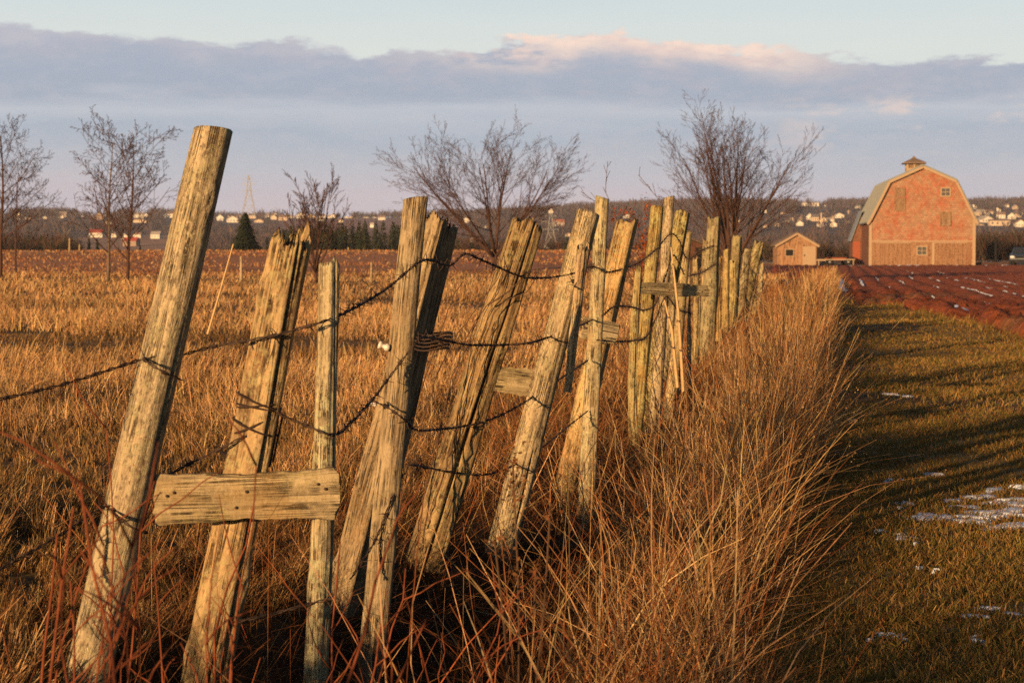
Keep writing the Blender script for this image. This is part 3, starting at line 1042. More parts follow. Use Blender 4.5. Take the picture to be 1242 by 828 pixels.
post_px(92, 880, 259, 157, 4.75, 60, 46, M['post'], 1, 'tall smooth leaning post with sawn top and one long crack, nearest the camera', rough=0.028, crack=2, ns=96, nz=120, knots=4)
post_px(240, 870, 355, 288, 4.88, 58, 46, M['post_rot'], 2, 'rotten leaning post with broken splintered top bound with wire', rough=0.085, crack=5, broken=1.2, ns=110, nz=140)
post_px(378, 860, 399, 321, 4.88, 34, 24, M['post_mossy'], 3, 'thin upright lichen covered post behind the plank end', rough=0.07, crack=2, broken=0.5, bend=0.008, ns=72, nz=110)
post_px(452, 800, 505, 241, 5.95, 38, 30, M['post_bare'], 4, 'straight pale split post with flat sawn top', rough=0.03, crack=2, cut=(0.35, 0.72), ns=90, nz=100)
post_px(440, 690, 540, 272, 6.45, 72, 52, M['post_char'], 5, 'thick split post with ragged top and one shaded flat side', rough=0.075, crack=5, broken=1.4, cut=(-0.36, 0.22), ns=110, nz=140)
post_px(512, 690, 640, 272, 7.3, 50, 38, M['post_rot'], 6, 'leaning post with jagged top wrapped in bare vines', rough=0.06, crack=4, broken=0.8, ns=96, nz=120)
post_px(604, 680, 713, 258, 8.0, 38, 28, M['post'], 7, 'strongly leaning post with reddish bare wood along its middle', rough=0.04, crack=3, ns=90, nz=110)
post_px(713, 580, 731, 240, 9.5, 23, 17, M['post_mossy'], 8, 'slim upright post with flat top', rough=0.03, crack=2, cut=(0.3, 0.7))
post_px(696, 560, 763, 269, 10.0, 34, 31, M['post_rot'], 9, 'thick leaning split post behind the slim upright one', rough=0.06, crack=4, broken=0.5, cut=(-0.2, 0.6))
post_px(776, 470, 797, 251, 12.2, 17, 16, M['post_mossy'], 10, rough=0.05, crack=2)
post_px(797, 470, 812, 239, 12.8, 14, 12, M['post'], 11, 'tallest narrow post of the far bunch', rough=0.04, crack=1)
post_px(792, 455, 828, 258, 13.3, 19, 19, M['post_mossy'], 12, rough=0.06, crack=3, broken=0.4)
post_px(818, 445, 834, 280, 13.8, 17, 11, M['post'], 13, rough=0.05)
post_px(836, 450, 835, 297, 14.0, 6, 4.5, M['post_bare'], 14, 'thin bare pole', rough=0.05, ns=14)
post_px(858, 410, 866, 264, 18.0, 21, 16, M['post_mossy'], 15, rough=0.08, crack=2, broken=0.8)
post_px(854, 410, 857, 291, 18.3, 11, 9, M['post'], 16, rough=0.08, crack=2, broken=0.5)
post_px(880, 390, 881, 302, 22.0, 10, 7, M['post'], 17, rough=0.08, ns=18, nz=40)
post_px(888, 385, 894, 286, 24.0, 14, 12, M['post_mossy'], 18, rough=0.09, broken=0.8, ns=24, nz=50)
post_px(897, 380, 907, 302, 25.0, 10, 8, M['post_mossy'], 19, rough=0.09, broken=0.8, ns=24, nz=50)
post_px(901, 376, 921, 293, 26.0, 14, 11, M['post_mossy'], 20, 'leaning post at the far end with forked ragged top', rough=0.10, broken=1.0, ns=24, nz=50)
post_px(912, 370, 917, 310, 30.0, 8, 6, M['post'], 22, rough=0.08, ns=18, nz=40)
for (bx, by, tx, ty, D_, w0_, w1_, sd) in ((771, 460, 783, 322, 11.6, 15, 11, 51), (842, 425, 848, 306, 16, 12, 9, 52), (872, 400, 874, 316, 20, 11, 8, 53), (884, 392, 888, 318, 23, 11, 9, 54),
                                           (902, 380, 901, 306, 25.5, 11, 9, 55), (906, 378, 913, 304, 26.5, 11, 8, 56), (914, 372, 926, 306, 28, 10, 8, 57), (806, 440, 819, 330, 13.2, 12, 12, 58), (910, 368, 910, 318, 33, 8, 6, 59), (920, 364, 922, 316, 37, 7, 5, 60)):
    post_px(bx, by, tx + (sd * 37 % 17) - 8, ty + (sd * 23 % 19) - 9, D_, w0_ * .8, w1_ * .8, M[('post_mossy', 'post', 'post_rot')[sd % 3]], sd, rough=0.15, crack=3, broken=1.3, ns=40, nz=50, bend=0.02 * (-1) ** sd)
# a long sliver of rotten wood hanging on the wire beside the leaning post
post_px(692, 442, 707, 300, 7.90, 9, 15, M['post_rot'], 31, 'rotten splinter hanging on the wires', rough=0.14, crack=2, broken=1.0, ns=24, nz=50)


def plank_px(c, D, thick, D2=None, seed=0, label=None):
    """c: four photo corners, top-left, top-right, bottom-right, bottom-left"""
    rng = np.random.RandomState(seed)
    D2 = D2 or D
    tl, tr, br, bl = at(*c[0], D), at(*c[1], D2), at(*c[2], D2), at(*c[3], D)
    n, m_ = 40, 8
    cen = (tl + tr + br + bl) / 4
    xd = ((tr - tl) + (br - bl)).normalized()
    nd = xd.cross(Vector((0, 0, 1))).normalized()          # points away from or to the camera
    if nd.y > 0: nd = -nd
    zd = xd.cross(nd); zd = zd if zd.z > 0 else -zd
    vs, qs = [], []
    loc = lambda p: ((p - cen).dot(xd), (p - cen).dot(zd))
    T1, T2, B2, B1 = loc(tl), loc(tr), loc(br), loc(bl)
    prof = []                                              # section outline, walked round: (t across, depth)
    for k in range(m_ + 1): prof.append((k / m_, 0))
    for k in range(m_ + 1): prof.append((1 - k / m_, 1))
    NP = len(prof)
    for i in range(n + 1):
        s = i / n
        for (tt, dd) in prof:
            x = (B1[0] + (B2[0] - B1[0]) * s) * (1 - tt) + (T1[0] + (T2[0] - T1[0]) * s) * tt
            z = (B1[1] + (B2[1] - B1[1]) * s) * (1 - tt) + (T1[1] + (T2[1] - T1[1]) * s) * tt
            rel = math.sin(tt * 9 + seed) * 0.0012 + math.sin(tt * 23 + 2 * s + seed) * 0.0010
            edge = (0.007 * math.sin(s * 7 + seed) + 0.004 * math.sin(s * 19 + 2 * seed) + 0.003 * math.sin(s * 47)) * (tt - 0.5)
            ends = 0.0
            if i in (0, n):
                ends = rng.uniform(-0.009, 0.009)
            corner = 0.003 if tt in (0, 1) else 0.0
            y = (thick / 2 - corner) * (1 if dd == 0 else -1) + (rel if dd == 0 else 0)
            vs.append((x + ends, -y, z + edge))
    for i in range(n):
        for k in range(NP):
            k2 = (k + 1) % NP
            qs.append((i * NP + k, i * NP + k2, (i + 1) * NP + k2, (i + 1) * NP + k))
    mb = MB(); mb.v = vs
    mb.f = qs + [tuple(range(NP - 1, -1, -1)), tuple(n * NP + k for k in range(NP))]
    o = mb.build('plank', M['plank'], fence)
    mw = Matrix((xd, -nd, zd)).transposed().to_4x4(); mw.translation = cen - Vector(fence.location)
    o.matrix_local = mw
    if label: o['label'] = label
    w_ = (tr - tl).length
    for fx in (0.06, 0.10, 0.44, 0.50, 0.90, 0.94)[:6 if w_ > 0.35 else 2]:
        c0 = ((fx - 0.5) * w_, -thick / 2 - 0.003, rng.uniform(-.028, .028) if w_ > .35 else rng.uniform(-.01, .01))
        MB().lathe([(0.002, 0.006), (0.0042, 0.003), (0.0042, -0.001), (0.001, -0.003)], 8, 'y', c0).build('nail', M['wire'], o)
    return o


plank_px(((190, 577), (408, 569), (409, 626), (190, 634)), 4.76, 0.030, 4.80, 1, 'broad plank nailed across the nearest posts')
plank_px(((582, 441), (647, 449), (640, 479), (579, 473)), 7.27, 0.03, 7.30, 2, 'short split plank between two leaning posts')
plank_px(((708, 384), (752, 393), (745, 417), (704, 410)), 9.75, 0.03, 9.80, 3)
plank_px(((771, 341), (858, 346), (858, 360), (771, 357)), 11.95, 0.03, 12.3, 4, 'weathered plank across the far bunch of posts')


def spline(pts, step=0.02):
    P = [Vector(p) for p in pts]
    P = [P[0] * 2 - P[1]] + P + [P[-1] * 2 - P[-2]]
    out = []
    for i in range(1, len(P) - 2):
        p0, p1, p2, p3 = P[i - 1], P[i], P[i + 1], P[i + 2]
        n = max(2, int((p2 - p1).length / step))
        for k in range(n):
            t_ = k / n
            out.append(0.5 * ((2 * p1) + (p2 - p0) * t_ + (2 * p0 - 5 * p1 + 4 * p2 - p3) * t_ * t_ + (3 * p1 - p0 - 3 * p2 + p3) * t_ ** 3))
    out.append(P[-2])
    return out


def barbed(pts_px, seed, barbs=True, r=0.0022, gap=0.0028, name='barbed_wire'):
    rng = random.Random(seed)
    pts = spline([at(*p) - Vector(fence.location) for p in pts_px], 0.012)
    mb = MB()
    tw = 0.0
    a_, b_ = [], []
    last, acc = pts[0], 0.0
    marks = []
    for i, p in enumerate(pts):
        d = (pts[min(i + 1, len(pts) - 1)] - pts[max(0, i - 1)]).normalized()
        s = d.cross(Vector((0, 0, 1))).normalized(); u_ = s.cross(d)
        step = (p - last).length; tw += step * 2 * PI / 0.075; acc += step; last = p
        o_ = (s * math.cos(tw) + u_ * math.sin(tw)) * gap
        a_.append(p + o_); b_.append(p - o_)
        if acc > 0.085:
            acc = rng.uniform(-0.012, 0.012); marks.append((p, d, s, u_))
    mb.tube(a_, r, 4); mb.tube(b_, r, 4)
    if barbs:
        for (p, d, s, u_) in marks:
            ang = rng.uniform(0, 6.28)
            e1 = s * math.cos(ang) + u_ * math.sin(ang); e2 = d.cross(e1)
            for sgn in (-1, 1):
                mb.tube([p + d * 0.004 * sgn, p + (e1 * sgn + d * 0.25) * 0.028], [0.0021, 0.0008], 4)
                mb.tube([p - d * 0.004 * sgn, p + (e2 * sgn - d * 0.25) * 0.028], [0.0021, 0.0008], 4)
            mb.tube([p - d * 0.009, p + d * 0.009], 0.0056, 5)
    return mb.build(name, M['wire'], fence)


barbed([(-60, 497, 4.25), (0, 484, 4.4), (80, 465, 4.55), (168, 437, 4.72), (176, 438, 4.665), (200, 452, 4.66), (221, 461, 4.70)], 1)
barbed([(222, 430, 4.79), (260, 420, 4.82), (300, 413, 4.82), (335, 406, 4.805), (358, 400, 4.815), (397, 388, 4.84), (430, 373, 5.15), (470, 349, 5.65), (508, 318, 5.86), (525, 316, 6.1), (545, 322, 6.32), (561, 309, 6.42),
        (570, 309, 6.55), (600, 322, 6.9), (628, 334, 7.2), (645, 337, 7.4), (670, 336, 7.8), (697, 331, 7.93), (712, 324, 8.4), (722, 324, 9.42), (735, 330, 9.44), (752, 327, 9.85), (775, 318, 10.8), (795, 303, 12.05), (813, 284, 12.68), (824, 292, 13.1), (834, 314, 13.85), (850, 304, 16), (866, 298, 17.9)], 2)
barbed([(-40, 708, 4.3), (0, 690, 4.4), (70, 650, 4.55), (128, 614, 4.70), (142, 626, 4.665), (163, 641, 4.66), (176, 645, 4.72)], 3)
barbed([(196, 580, 4.80), (230, 562, 4.86), (270, 543, 4.84), (297, 528, 4.82)], 4)
barbed([(335, 500, 4.83), (370, 515, 4.86), (403, 527, 4.86), (425, 513, 5.2), (455, 480, 5.7), (480, 447, 5.86), (508, 412, 5.88), (520, 409, 6.15), (545, 414, 6.4), (570, 418, 6.6), (610, 418, 7.18), (640, 416, 7.24), (665, 409, 7.9), (693, 399, 8.2), (718, 388, 9.42), (733, 381, 9.44)], 5)
barbed([(448, 484, 5.84), (470, 494, 5.86), (490, 508, 5.88), (505, 521, 6.2), (535, 520, 6.7), (560, 517, 7.15), (580, 513, 7.22), (610, 502, 7.5), (645, 482, 7.93), (690, 452, 8.6), (713, 437, 9.42)], 6)
barbed([(497, 563, 6.3), (520, 567, 6.9), (552, 573, 7.2), (590, 575, 7.5), (625, 563, 7.93), (660, 540, 8.5), (690, 516, 9.2), (713, 498, 9.44)], 7)
barbed([(280, 755, 4.82), (330, 744, 4.84), (378, 731, 4.84), (398, 727, 4.85)], 8)
barbed([(425, 702, 5.75), (455, 655, 5.88), (475, 605, 5.90), (488, 575, 6.0)], 9)
barbed([(733, 381, 9.44), (745, 372, 9.9), (765, 372, 10.6), (782, 376, 11.6), (797, 365, 12.05), (812, 320, 12.6), (818, 310, 12.9), (830, 333, 13.7)], 10)
barbed([(724, 412, 9.44), (745, 414, 9.86), (768, 413, 10.6), (784, 408, 11.9), (796, 385, 12.2), (808, 360, 12.02), (822, 375, 12.6), (840, 380, 13.8)], 11)
barbed([(833, 334, 13.9), (850, 331, 15.5), (868, 320, 17.9)], 12)
# bindings wound round the rotten post
mb = MB()
fl = Vector(fence.location)
for (yy, tilt, D) in ((486, 5, 4.88), (491, -2, 4.88), (494, 3, 4.88), (513, -6, 4.88), (517, 6, 4.88)):
    c0 = at(316 - (yy - 480) * 0.18, yy, D) - fl
    ring = []
    for k in range(25):
        a_ = 2 * PI * k / 24
        ring.append(c0 + Vector((math.cos(a_) * 0.058, math.sin(a_) * 0.060, math.cos(a_) * -0.004 * tilt + math.sin(a_ + tilt) * 0.004)))
    mb.tube(ring, 0.0028, 5, False)
mb.tube([at(338, 500, 4.87) - fl, at(333, 535, 4.87) - fl, at(327, 566, 4.87) - fl], 0.003, 5)
mb.tube([at(343, 503, 4.88) - fl, at(336, 535, 4.88) - fl, at(331, 560, 4.88) - fl], 0.003, 5)
mb.build('wire_binding', M['wire'], fence)
mb = MB()
for k in range(5):
    c0 = at(527 - k, 404 + k * 4.5, 6.42) - fl
    ring = [c0 + Vector((math.cos(2 * PI * j / 16) * 0.062, math.sin(2 * PI * j / 16) * 0.10 - 0.02, 0.004 * math.sin(j))) for j in range(17)]
    mb.tube(ring, 0.0034, 4, False)
mb.build('wire_binding', M['wire'], fence)
# insulators
for (px, py, D, ang) in ((466, 420, 5.92, 0.35), (452, 490, 5.86, 0.1)):
    mb = MB()
    prof = [(0.006, -0.017), (0.013, -0.016), (0.013, -0.010), (0.007, -0.006), (0.007, 0.000), (0.012, 0.004), (0.012, 0.014), (0.005, 0.017)]
    prof = [(r_ * 1.0, h_ * 1.15) for r_, h_ in prof]
    mb.lathe(prof, 14, 'x')
    o = mb.build('insulator', M['porcelain'], fence, True, at(px, py, D) - fl)
    o.rotation_euler = (0, ang, 0)
    if py > 450:
        o.scale = (0.7, 0.7, 0.7)


# ------------------------------------------------------------------ bare trees and shrubs
def perp(d, rng):
    v_ = Vector((rng.gauss(0, 1), rng.gauss(0, 1), rng.gauss(0, 1)))
    v_ = v_ - d * v_.dot(d)
    return v_.normalized() if v_.length > 1e-6 else d.orthogonal().normalized()


def grow(out, p, d, L, r, lvl, rng, P):
    n = max(3, int(P['steps'] - lvl))
    pts, rr = [p.copy()], [r]
    d = d.copy()
    q = p.copy()
    kids = []
    r_end = max(P['rmin'], r * P['taper'])
    for i in range(n):
        d = (d + perp(d, rng) * P['wob'] + Vector((0, 0, P['up'][min(lvl, len(P['up']) - 1)]))).normalized()
        q = q + d * (L / n)
        f = (i + 1) / n
        pts.append(q.copy()); rr.append(r + (r_end - r) * f)
        kids.append((f, q.copy(), d.copy(), rr[-1]))
    out.append((lvl, pts, rr))
    if lvl >= P['levels']: return
    k = P['kids'][lvl]
    for j in range(k):
        f = P['start'][lvl] + (1 - P['start'][lvl]) * (j + rng.random() * 0.8) / k
        f = min(0.999, f)
        idx = min(n - 1, int(f * n))
        _, kp, kd, kr = kids[idx]
        prev = pts[idx]
        kp = prev.lerp(kp, f * n - idx) if idx < n else kp
        a = rad(rng.uniform(*P['ang']))
        nd = (kd * math.cos(a) + perp(kd, rng) * math.sin(a)).normalized()
        if nd.z < -0.05 and lvl < 2: nd.z = abs(nd.z)
        grow(out, kp, nd, L * rng.uniform(*P['len']) * (1.12 - 0.45 * f), max(P['rmin'], kr * P['rk']), lvl + 1, rng, P)


def bare_tree(name, px, base_y, D, h_px, label, seed, stems=1, spread=0.3, P=None, group=None, cat='tree', mats=('bark', 'twig'), trunk=0.12, fork=0.0, ground=True):
    rng = random.Random(seed)
    base = at(px, base_y, D)
    if ground: base.z = float(H(base.x, base.y)) - 0.05
    top = at(px, base_y - h_px, D).z
    h = top - base.z
    p = dict(steps=7, levels=4, kids=(7, 6, 5, 3), start=(0.25, 0.2, 0.2, 0.2), ang=(28, 55), len=(0.42, 0.62), taper=0.35, rk=0.62, rmin=0.0055, wob=0.10, up=(0.05, 0.06, 0.06, 0.04, 0.02))
    if P: p.update(P)
    out = []
    root = empty(name, base)
    tag(root, label, cat, group)
    o0 = Vector((0, 0, 0))
    if stems == 1 and fork == 0:
        grow(out, o0, Vector((rng.uniform(-.04, .04), rng.uniform(-.04, .04), 1)).normalized(), h * 0.93, trunk, 0, rng, p)
    else:
        fz = h * fork
        if fork > 0:
            out.append((0, [o0, Vector((0.01, 0, fz * .5)), Vector((0, 0.02, fz))], [trunk * 1.25, trunk, trunk * 0.95]))
        for k in range(stems):
            a = 2 * PI * (k + rng.random() * 0.6) / stems
            s = spread * (0.08 if k == 0 else rng.uniform(p.get('smin', 0.2), 1.12))
            d = Vector((math.cos(a) * s, math.sin(a) * s, 1)).normalized()
            st = Vector((0, 0.0, fz * rng.uniform(0.75, 1.0))) if fork > 0 else Vector((math.cos(a) * trunk, math.sin(a) * trunk, 0))
            grow(out, st, d, (h - fz * 0.8) * rng.uniform(0.78, 1.0), trunk * rng.uniform(0.5, 0.75), 0, rng, p)
    tk, cr = MB(), MB()
    for lvl, pts, rr in out:
        (tk if lvl == 0 else cr).tube(pts, rr, 7 if lvl == 0 else (5 if lvl == 1 else 3), lvl < 2)
    tk.build('trunk', M[mats[0]], root, True)
    cr.build('branches', M[mats[1]], root)
    return root


FINE = dict(steps=8, levels=4, wob=0.045, rk=0.50, taper=0.22)
bare_tree('bare_tree', 887, 340, 72, 176, 'large spreading leafless tree rising behind the far fence posts beside the small shed', 3, stems=13, spread=0.70, fork=0.10, trunk=0.115,
          P=dict(FINE, kids=(9, 5, 3, 2), ang=(16, 44), len=(0.40, 0.60), rmin=0.005, up=(0.012, 0.03, 0.03, .02)))
bare_tree('bare_tree', 600, 318, 105, 158, 'wide low leafless tree with branches spreading from a short trunk, behind the middle posts', 8, stems=11, spread=1.12, fork=0.12, trunk=0.15,
          P=dict(FINE, smin=0.45, kids=(9, 6, 3, 2), ang=(18, 46), len=(0.38, 0.60), rmin=0.0068, up=(0.02, 0.03, 0.03, .02)))
bare_tree('bare_tree', 383, 345, 72, 116, 'small vase shaped leafless tree behind the broken post', 12, stems=10, spread=0.80, fork=0.14, trunk=0.06,
          P=dict(FINE, kids=(6, 4, 3, 2), levels=3, ang=(14, 36), len=(0.36, 0.55), rmin=0.0085, up=(0.02, 0.03, 0.03, .02)))
bare_tree('bare_tree', 131, 345, 74, 184, 'tall slender leafless tree with a pale lower trunk, one of two close together', 17, trunk=0.075,
          P=dict(FINE, kids=(19, 6, 3, 2), start=(0.20, .15, .2, .2), ang=(34, 58), len=(0.38, 0.52), rmin=0.0078, up=(0.01, 0.035, 0.03, .02)), mats=('bark_pale', 'twig'))
bare_tree('bare_tree', 154, 349, 70, 180, 'slender leafless tree with a dark reddish trunk, one of two close together', 23, trunk=0.075,
          P=dict(FINE, kids=(19, 6, 3, 2), start=(0.16, .15, .2, .2), ang=(34, 60), len=(0.38, 0.54), rmin=0.0078, up=(0.01, 0.035, 0.03, .02)))
bare_tree('bare_tree', 1, 342, 76, 190, 'leafless tree half cut off by the picture edge', 29, trunk=0.09,
          P=dict(FINE, kids=(20, 7, 5, 3), start=(0.2, .15, .2, .2), ang=(35, 62), len=(0.34, 0.50), rmin=0.006, up=(0.01, 0.035, 0.03, .02)))
bare_tree('bare_tree', 19, 332, 92, 140, 'thin small leafless tree next to the tree cut by the picture edge', 35, trunk=0.06,
          P=dict(FINE, kids=(12, 6, 3, 2), start=(0.3, .2, .2, .2), ang=(35, 60), len=(0.34, 0.52), rmin=0.007, up=(0.01, 0.035, 0.03, .02)))
bare_tree('bare_shrub', 886, 385, 25, 108, 'bare thorny shrub tangled round the farthest fence posts', 41, stems=8, spread=0.32, trunk=0.012, cat='shrub',
          P=dict(kids=(5, 4, 2), levels=2, ang=(20, 55), len=(0.3, 0.5), rmin=0.003, wob=0.16), mats=('vine', 'vine'))
bare_tree('bare_shrub', 800, 452, 12.6, 130, 'thin bare shrub growing up through the far bunch of posts', 43, stems=6, spread=0.30, trunk=0.006, cat='shrub',
          P=dict(kids=(4, 3, 2), levels=2, ang=(20, 50), len=(0.3, 0.5), rmin=0.002, wob=0.14), mats=('vine', 'vine'))


# the young oak that kept its red leaves
rng = np.random.RandomState(61)
oak = bare_tree('oak_sapling', 783, 372, 26, 158, 'young tree holding rusty red dead leaves behind the leaning posts', 47, stems=3, spread=0.20, trunk=0.018, cat='tree',
                P=dict(kids=(6, 4, 2), levels=2, ang=(30, 60), len=(0.28, 0.42), rmin=0.004), mats=('vine', 'vine'))
lp = []
for (px, py, sx, sy, n) in ((781, 300, 9, 38, 300), (757, 258, 9, 7, 40), (770, 266, 8, 10, 45), (742, 266, 6, 5, 22), (787, 252, 4, 9, 30), (775, 335, 9, 16, 110)):
    for k in range(n):
        p = at(px + rng.normal(0, sx * .55), py + rng.normal(0, sy * .55), 26 + rng.normal(0, 0.25))
        lp.append(p - oak.location)
leaf_faces('leaves', lp, 0.024, palette(rng, len(lp), [(0.26, 0.060, 0.02), (0.17, 0.045, 0.018), (0.34, 0.11, 0.035)], [3, 3, 2]), oak, rng)


# ------------------------------------------------------------------ red canes, vines and stalks close to the camera
def canes(seed, x0, x1, n, label, dmin=2.5, dmax=3.9, hlo=560, hhi=760, lean=0.25):
    rng = random.Random(seed)
    base = at((x0 + x1) / 2, 900, (dmin + dmax) / 2)
    base.z = float(H(base.x, base.y))
    root = empty('red_stemmed_shrub', base)
    tag(root, label, 'shrub', 'red stemmed shrubs in front of the fence')
    for k in range(n):
        mb = MB()
        D = rng.uniform(dmin, dmax)
        px = rng.uniform(x0, x1)
        p = at(px, 900, D); p.z = float(H(p.x, p.y)) - 0.03
        top_y = rng.uniform(hlo, hhi) if rng.random() < 0.6 else rng.uniform(hhi - 60, 830)
        q = at(px + rng.gauss(lean * 160, 60), top_y, D + rng.uniform(-0.2, 0.3))
        q.z = max(q.z, p.z + 0.12)
        L = (q - p).length
        side = Vector((rng.uniform(-1, 1), rng.uniform(-1, 1), 0)) * 0.06 * L
        pts = [p]
        for i in range(1, 9):
            f = i / 8
            pts.append(p.lerp(q, f) + side * math.sin(f * PI) + Vector((rng.gauss(0, 1), rng.gauss(0, 1), rng.gauss(0, .5))) * 0.006 + Vector((0, 0, 0.05 * L * math.sin(f * PI))))
        r = rng.uniform(0.0022, 0.0058)
        mb.tube([a - base for a in pts], [r * (1 - 0.65 * i / 8) for i in range(9)], 6)
        for j in range(rng.randint(2, 5)):
            i = rng.randint(2, 8)
            s = pts[i]
            d = (pts[i] - pts[i - 1]).normalized()
            d = (d * 0.7 + perp(d, rng) * 0.7 + Vector((0, 0, .2))).normalized()
            l2 = rng.uniform(0.06, 0.22)
            br = [s]
            for m_ in range(4):
                d = (d + perp(d, rng) * 0.22).normalized()
                br.append(br[-1] + d * l2 / 4)
            mb.tube([a - base for a in br], [0.0022, 0.002, 0.0017, 0.0014, 0.001], 4)
        mb.build('cane', M['cane'], root, True)
    return root


canes(71, -60, 95, 10, 'dense clump of red stems before the foot of the tall post, under the lowest wire', hlo=585, hhi=720, lean=0.1)
canes(72, 95, 215, 8, 'tallest red stems rising in front of the smooth leaning post', hlo=430, hhi=690, lean=0.15)
canes(73, 200, 340, 6, 'arching red stems in front of the plank and broken post', 2.6, 4.2, 560, 730, 0.35)
canes(74, 330, 470, 5, 'low red stems between the thin post and the straight pale post', 3.0, 4.6, 640, 770, 0.35)
canes(75, 470, 600, 4, 'few low arching red stems in the shade beyond the straight pale post', 3.2, 4.8, 690, 790, 0.3)

vine = empty('vine', at(520, 660, 7.0))
tag(vine, 'bare thin vines climbing the jagged leaning post', 'vine')
mb = MB()
rg = random.Random(81)
for pts in (((500, 690, 7.0), (540, 500, 7.15), (590, 360, 7.2), (606, 318, 7.2), (600, 305, 7.2)),
            ((480, 640, 6.9), (530, 450, 7.1), (573, 380, 7.2), (601, 340, 7.2), (615, 315, 7.2)),
            ((520, 640, 7.1), (560, 500, 7.15), (600, 380, 7.2), (640, 350, 7.2), (652, 330, 7.25), (655, 300, 7.3)),
            ((510, 660, 7.1), (545, 480, 7.12), (575, 395, 7.18), (605, 360, 7.2), (612, 330, 7.2), (602, 312, 7.22)),
            ((470, 600, 6.8), (505, 480, 7.0), (545, 370, 7.15), (560, 340, 7.2)),
            ((590, 372, 7.19), (620, 352, 7.19), (640, 330, 7.2))):
    s = spline([at(a + rg.gauss(0, 2), b2 + rg.gauss(0, 2), c) for a, b2, c in pts], 0.03)
    s = [p + Vector((rg.gauss(0, .003), rg.gauss(0, .003), 0)) for p in s]
    mb.tube([p - vine.location for p in s], [0.0034 - 0.0018 * i / len(s) for i in range(len(s))], 5)
mb.build('stems', M['vine'], vine, True)

for (pts, r, lab) in ((((252, 405, 12), (268, 350, 12), (283, 296, 12)), 0.010, 'pale dry stick leaning in the field right of the tall post'),):
    o = MB().tube([at(*p) for p in pts], [r, r * .8, r * .5], 6).build('leaning_stick', M['straw'])
    tag(o, lab, 'stick')
for (pts, lab) in ((((822, 470, 11.7), (815, 400, 11.75), (806, 364, 11.8)), 'pale broken stalk leaning left in front of the far bunch of posts'),
                   (((829, 475, 11.6), (823, 380, 11.7), (814, 300, 11.8)), 'pale tall stalk in front of the far bunch of posts')):
    o = MB().tube([at(*p) for p in pts], [0.012, 0.010, 0.005], 6).build('dry_stalk', M['straw'])
    tag(o, lab, 'stalk')

# brown seed-head weed, out of focus in front
wd = empty('dry_weed', at(625, 905, 4.1))
tag(wd, 'dark seed headed weed standing in the shaded grass below the leaning posts', 'weed')
mb = MB()
for (tx, ty, bx) in ((622, 560, 628), (668, 610, 640), (600, 655, 618), (650, 690, 632)):
    s = spline([at(bx, 905, 4.1), at((bx + tx) / 2 + 4, (905 + ty) / 2, 4.1), at(tx, ty, 4.1)], 0.05)
    MB().tube([p - wd.location for p in s], 0.0022, 5).build('stem', M['vine'], wd)
rng = np.random.RandomState(62)
lp = []
for (px, py, sx, sy, n) in ((622, 580, 9, 22, 130), (668, 620, 6, 12, 45), (600, 662, 7, 10, 45), (650, 695, 6, 10, 40), (628, 700, 5, 14, 30)):
    for k in range(n):
        lp.append(at(px + rng.normal(0, sx), py + rng.normal(0, sy), 4.1 + rng.normal(0, .02)) - wd.location)
    leaf_faces('seed_head', lp, 0.007, palette(rng, len(lp), [(0.20, 0.085, 0.03), (0.13, 0.06, 0.03)], [2, 2]), wd, rng)
    lp = []

# stakes in the left field
for (px, y1, y0, D, w_, lab) in ((292, 311, 343, 74, 3.2, 'short grey stake standing in the field beside the leaning stick'),
                                 (450, 318, 346, 72, 3.0, 'short grey stake in the field between the thin post and the straight pale post'),
                                 (84, 289, 308, 165, 2.4, 'pale stake at the far edge of the field by the dark brush'),
                                 (422, 300, 309, 170, 2.2, 'small stake at the far edge of the field before the evergreens'),
                                 (96, 296, 308, 168, 1.8, 'thin pale stake beside the two little spruces')):
    a = at(px, y0, D); b2 = at(px + 0.6, y1, D)
    a.z = float(H(a.x, a.y)) - 0.1
    r = w_ * D / F_PX / 2
    o = MB().tube([a, a.lerp(b2, .5) + Vector((.01, 0, 0)), b2], [r * 1.1, r, r * .9], 7).build('field_stake', M['post_bare'])
    tag(o, lab, 'stake', 'stakes in the dry field')


# ------------------------------------------------------------------ evergreens
def conifer_faces(base, h, w, rng, n):
    t_ = rng.uniform(0.02, 1, n) ** 0.75
    t_ = 1 - t_
    a = rng.uniform(0, 2 * PI, n)
    lay = 1 - 0.55 * np.modf(t_ * 8 + 0.25 * np.sin(a * 2 + t_ * 20))[0]
    rmax = w / 2 * (1 - t_) ** 0.85 * lay * rng.uniform(0.55, 1.25, n) + 0.02 * h
    r0 = rmax * rng.uniform(0.15, 0.6, n)
    z = base[2] + h * (0.04 + 0.96 * t_)
    d = np.stack([np.cos(a), np.sin(a), np.zeros(n)], -1)
    s = np.stack([-np.sin(a), np.cos(a), np.zeros(n)], -1)
    P0 = np.array(base)[None] * np.array((1, 1, 0)) + d * r0[:, None]; P0[:, 2] = z
    P1 = np.array(base)[None] * np.array((1, 1, 0)) + d * rmax[:, None]; P1[:, 2] = z - 0.35 * (rmax - r0) + 0.02 * h * rng.normal(size=n)
    ww = (0.035 * h * rng.uniform(0.5, 1.3, n))[:, None]
    v = np.stack([P0 - s * ww * .8, P0 + s * ww * .8, P1 + s * ww * .3, P1 - s * ww * .3], 1)
    v[:, 1:3, 2] -= 0.02 * h * rng.uniform(0, 1, (n, 1))
    return v.reshape(-1, 3)


rng = np.random.RandomState(91)
EV = [(0.045, 0.060, 0.028), (0.060, 0.062, 0.026), (0.032, 0.045, 0.026)]


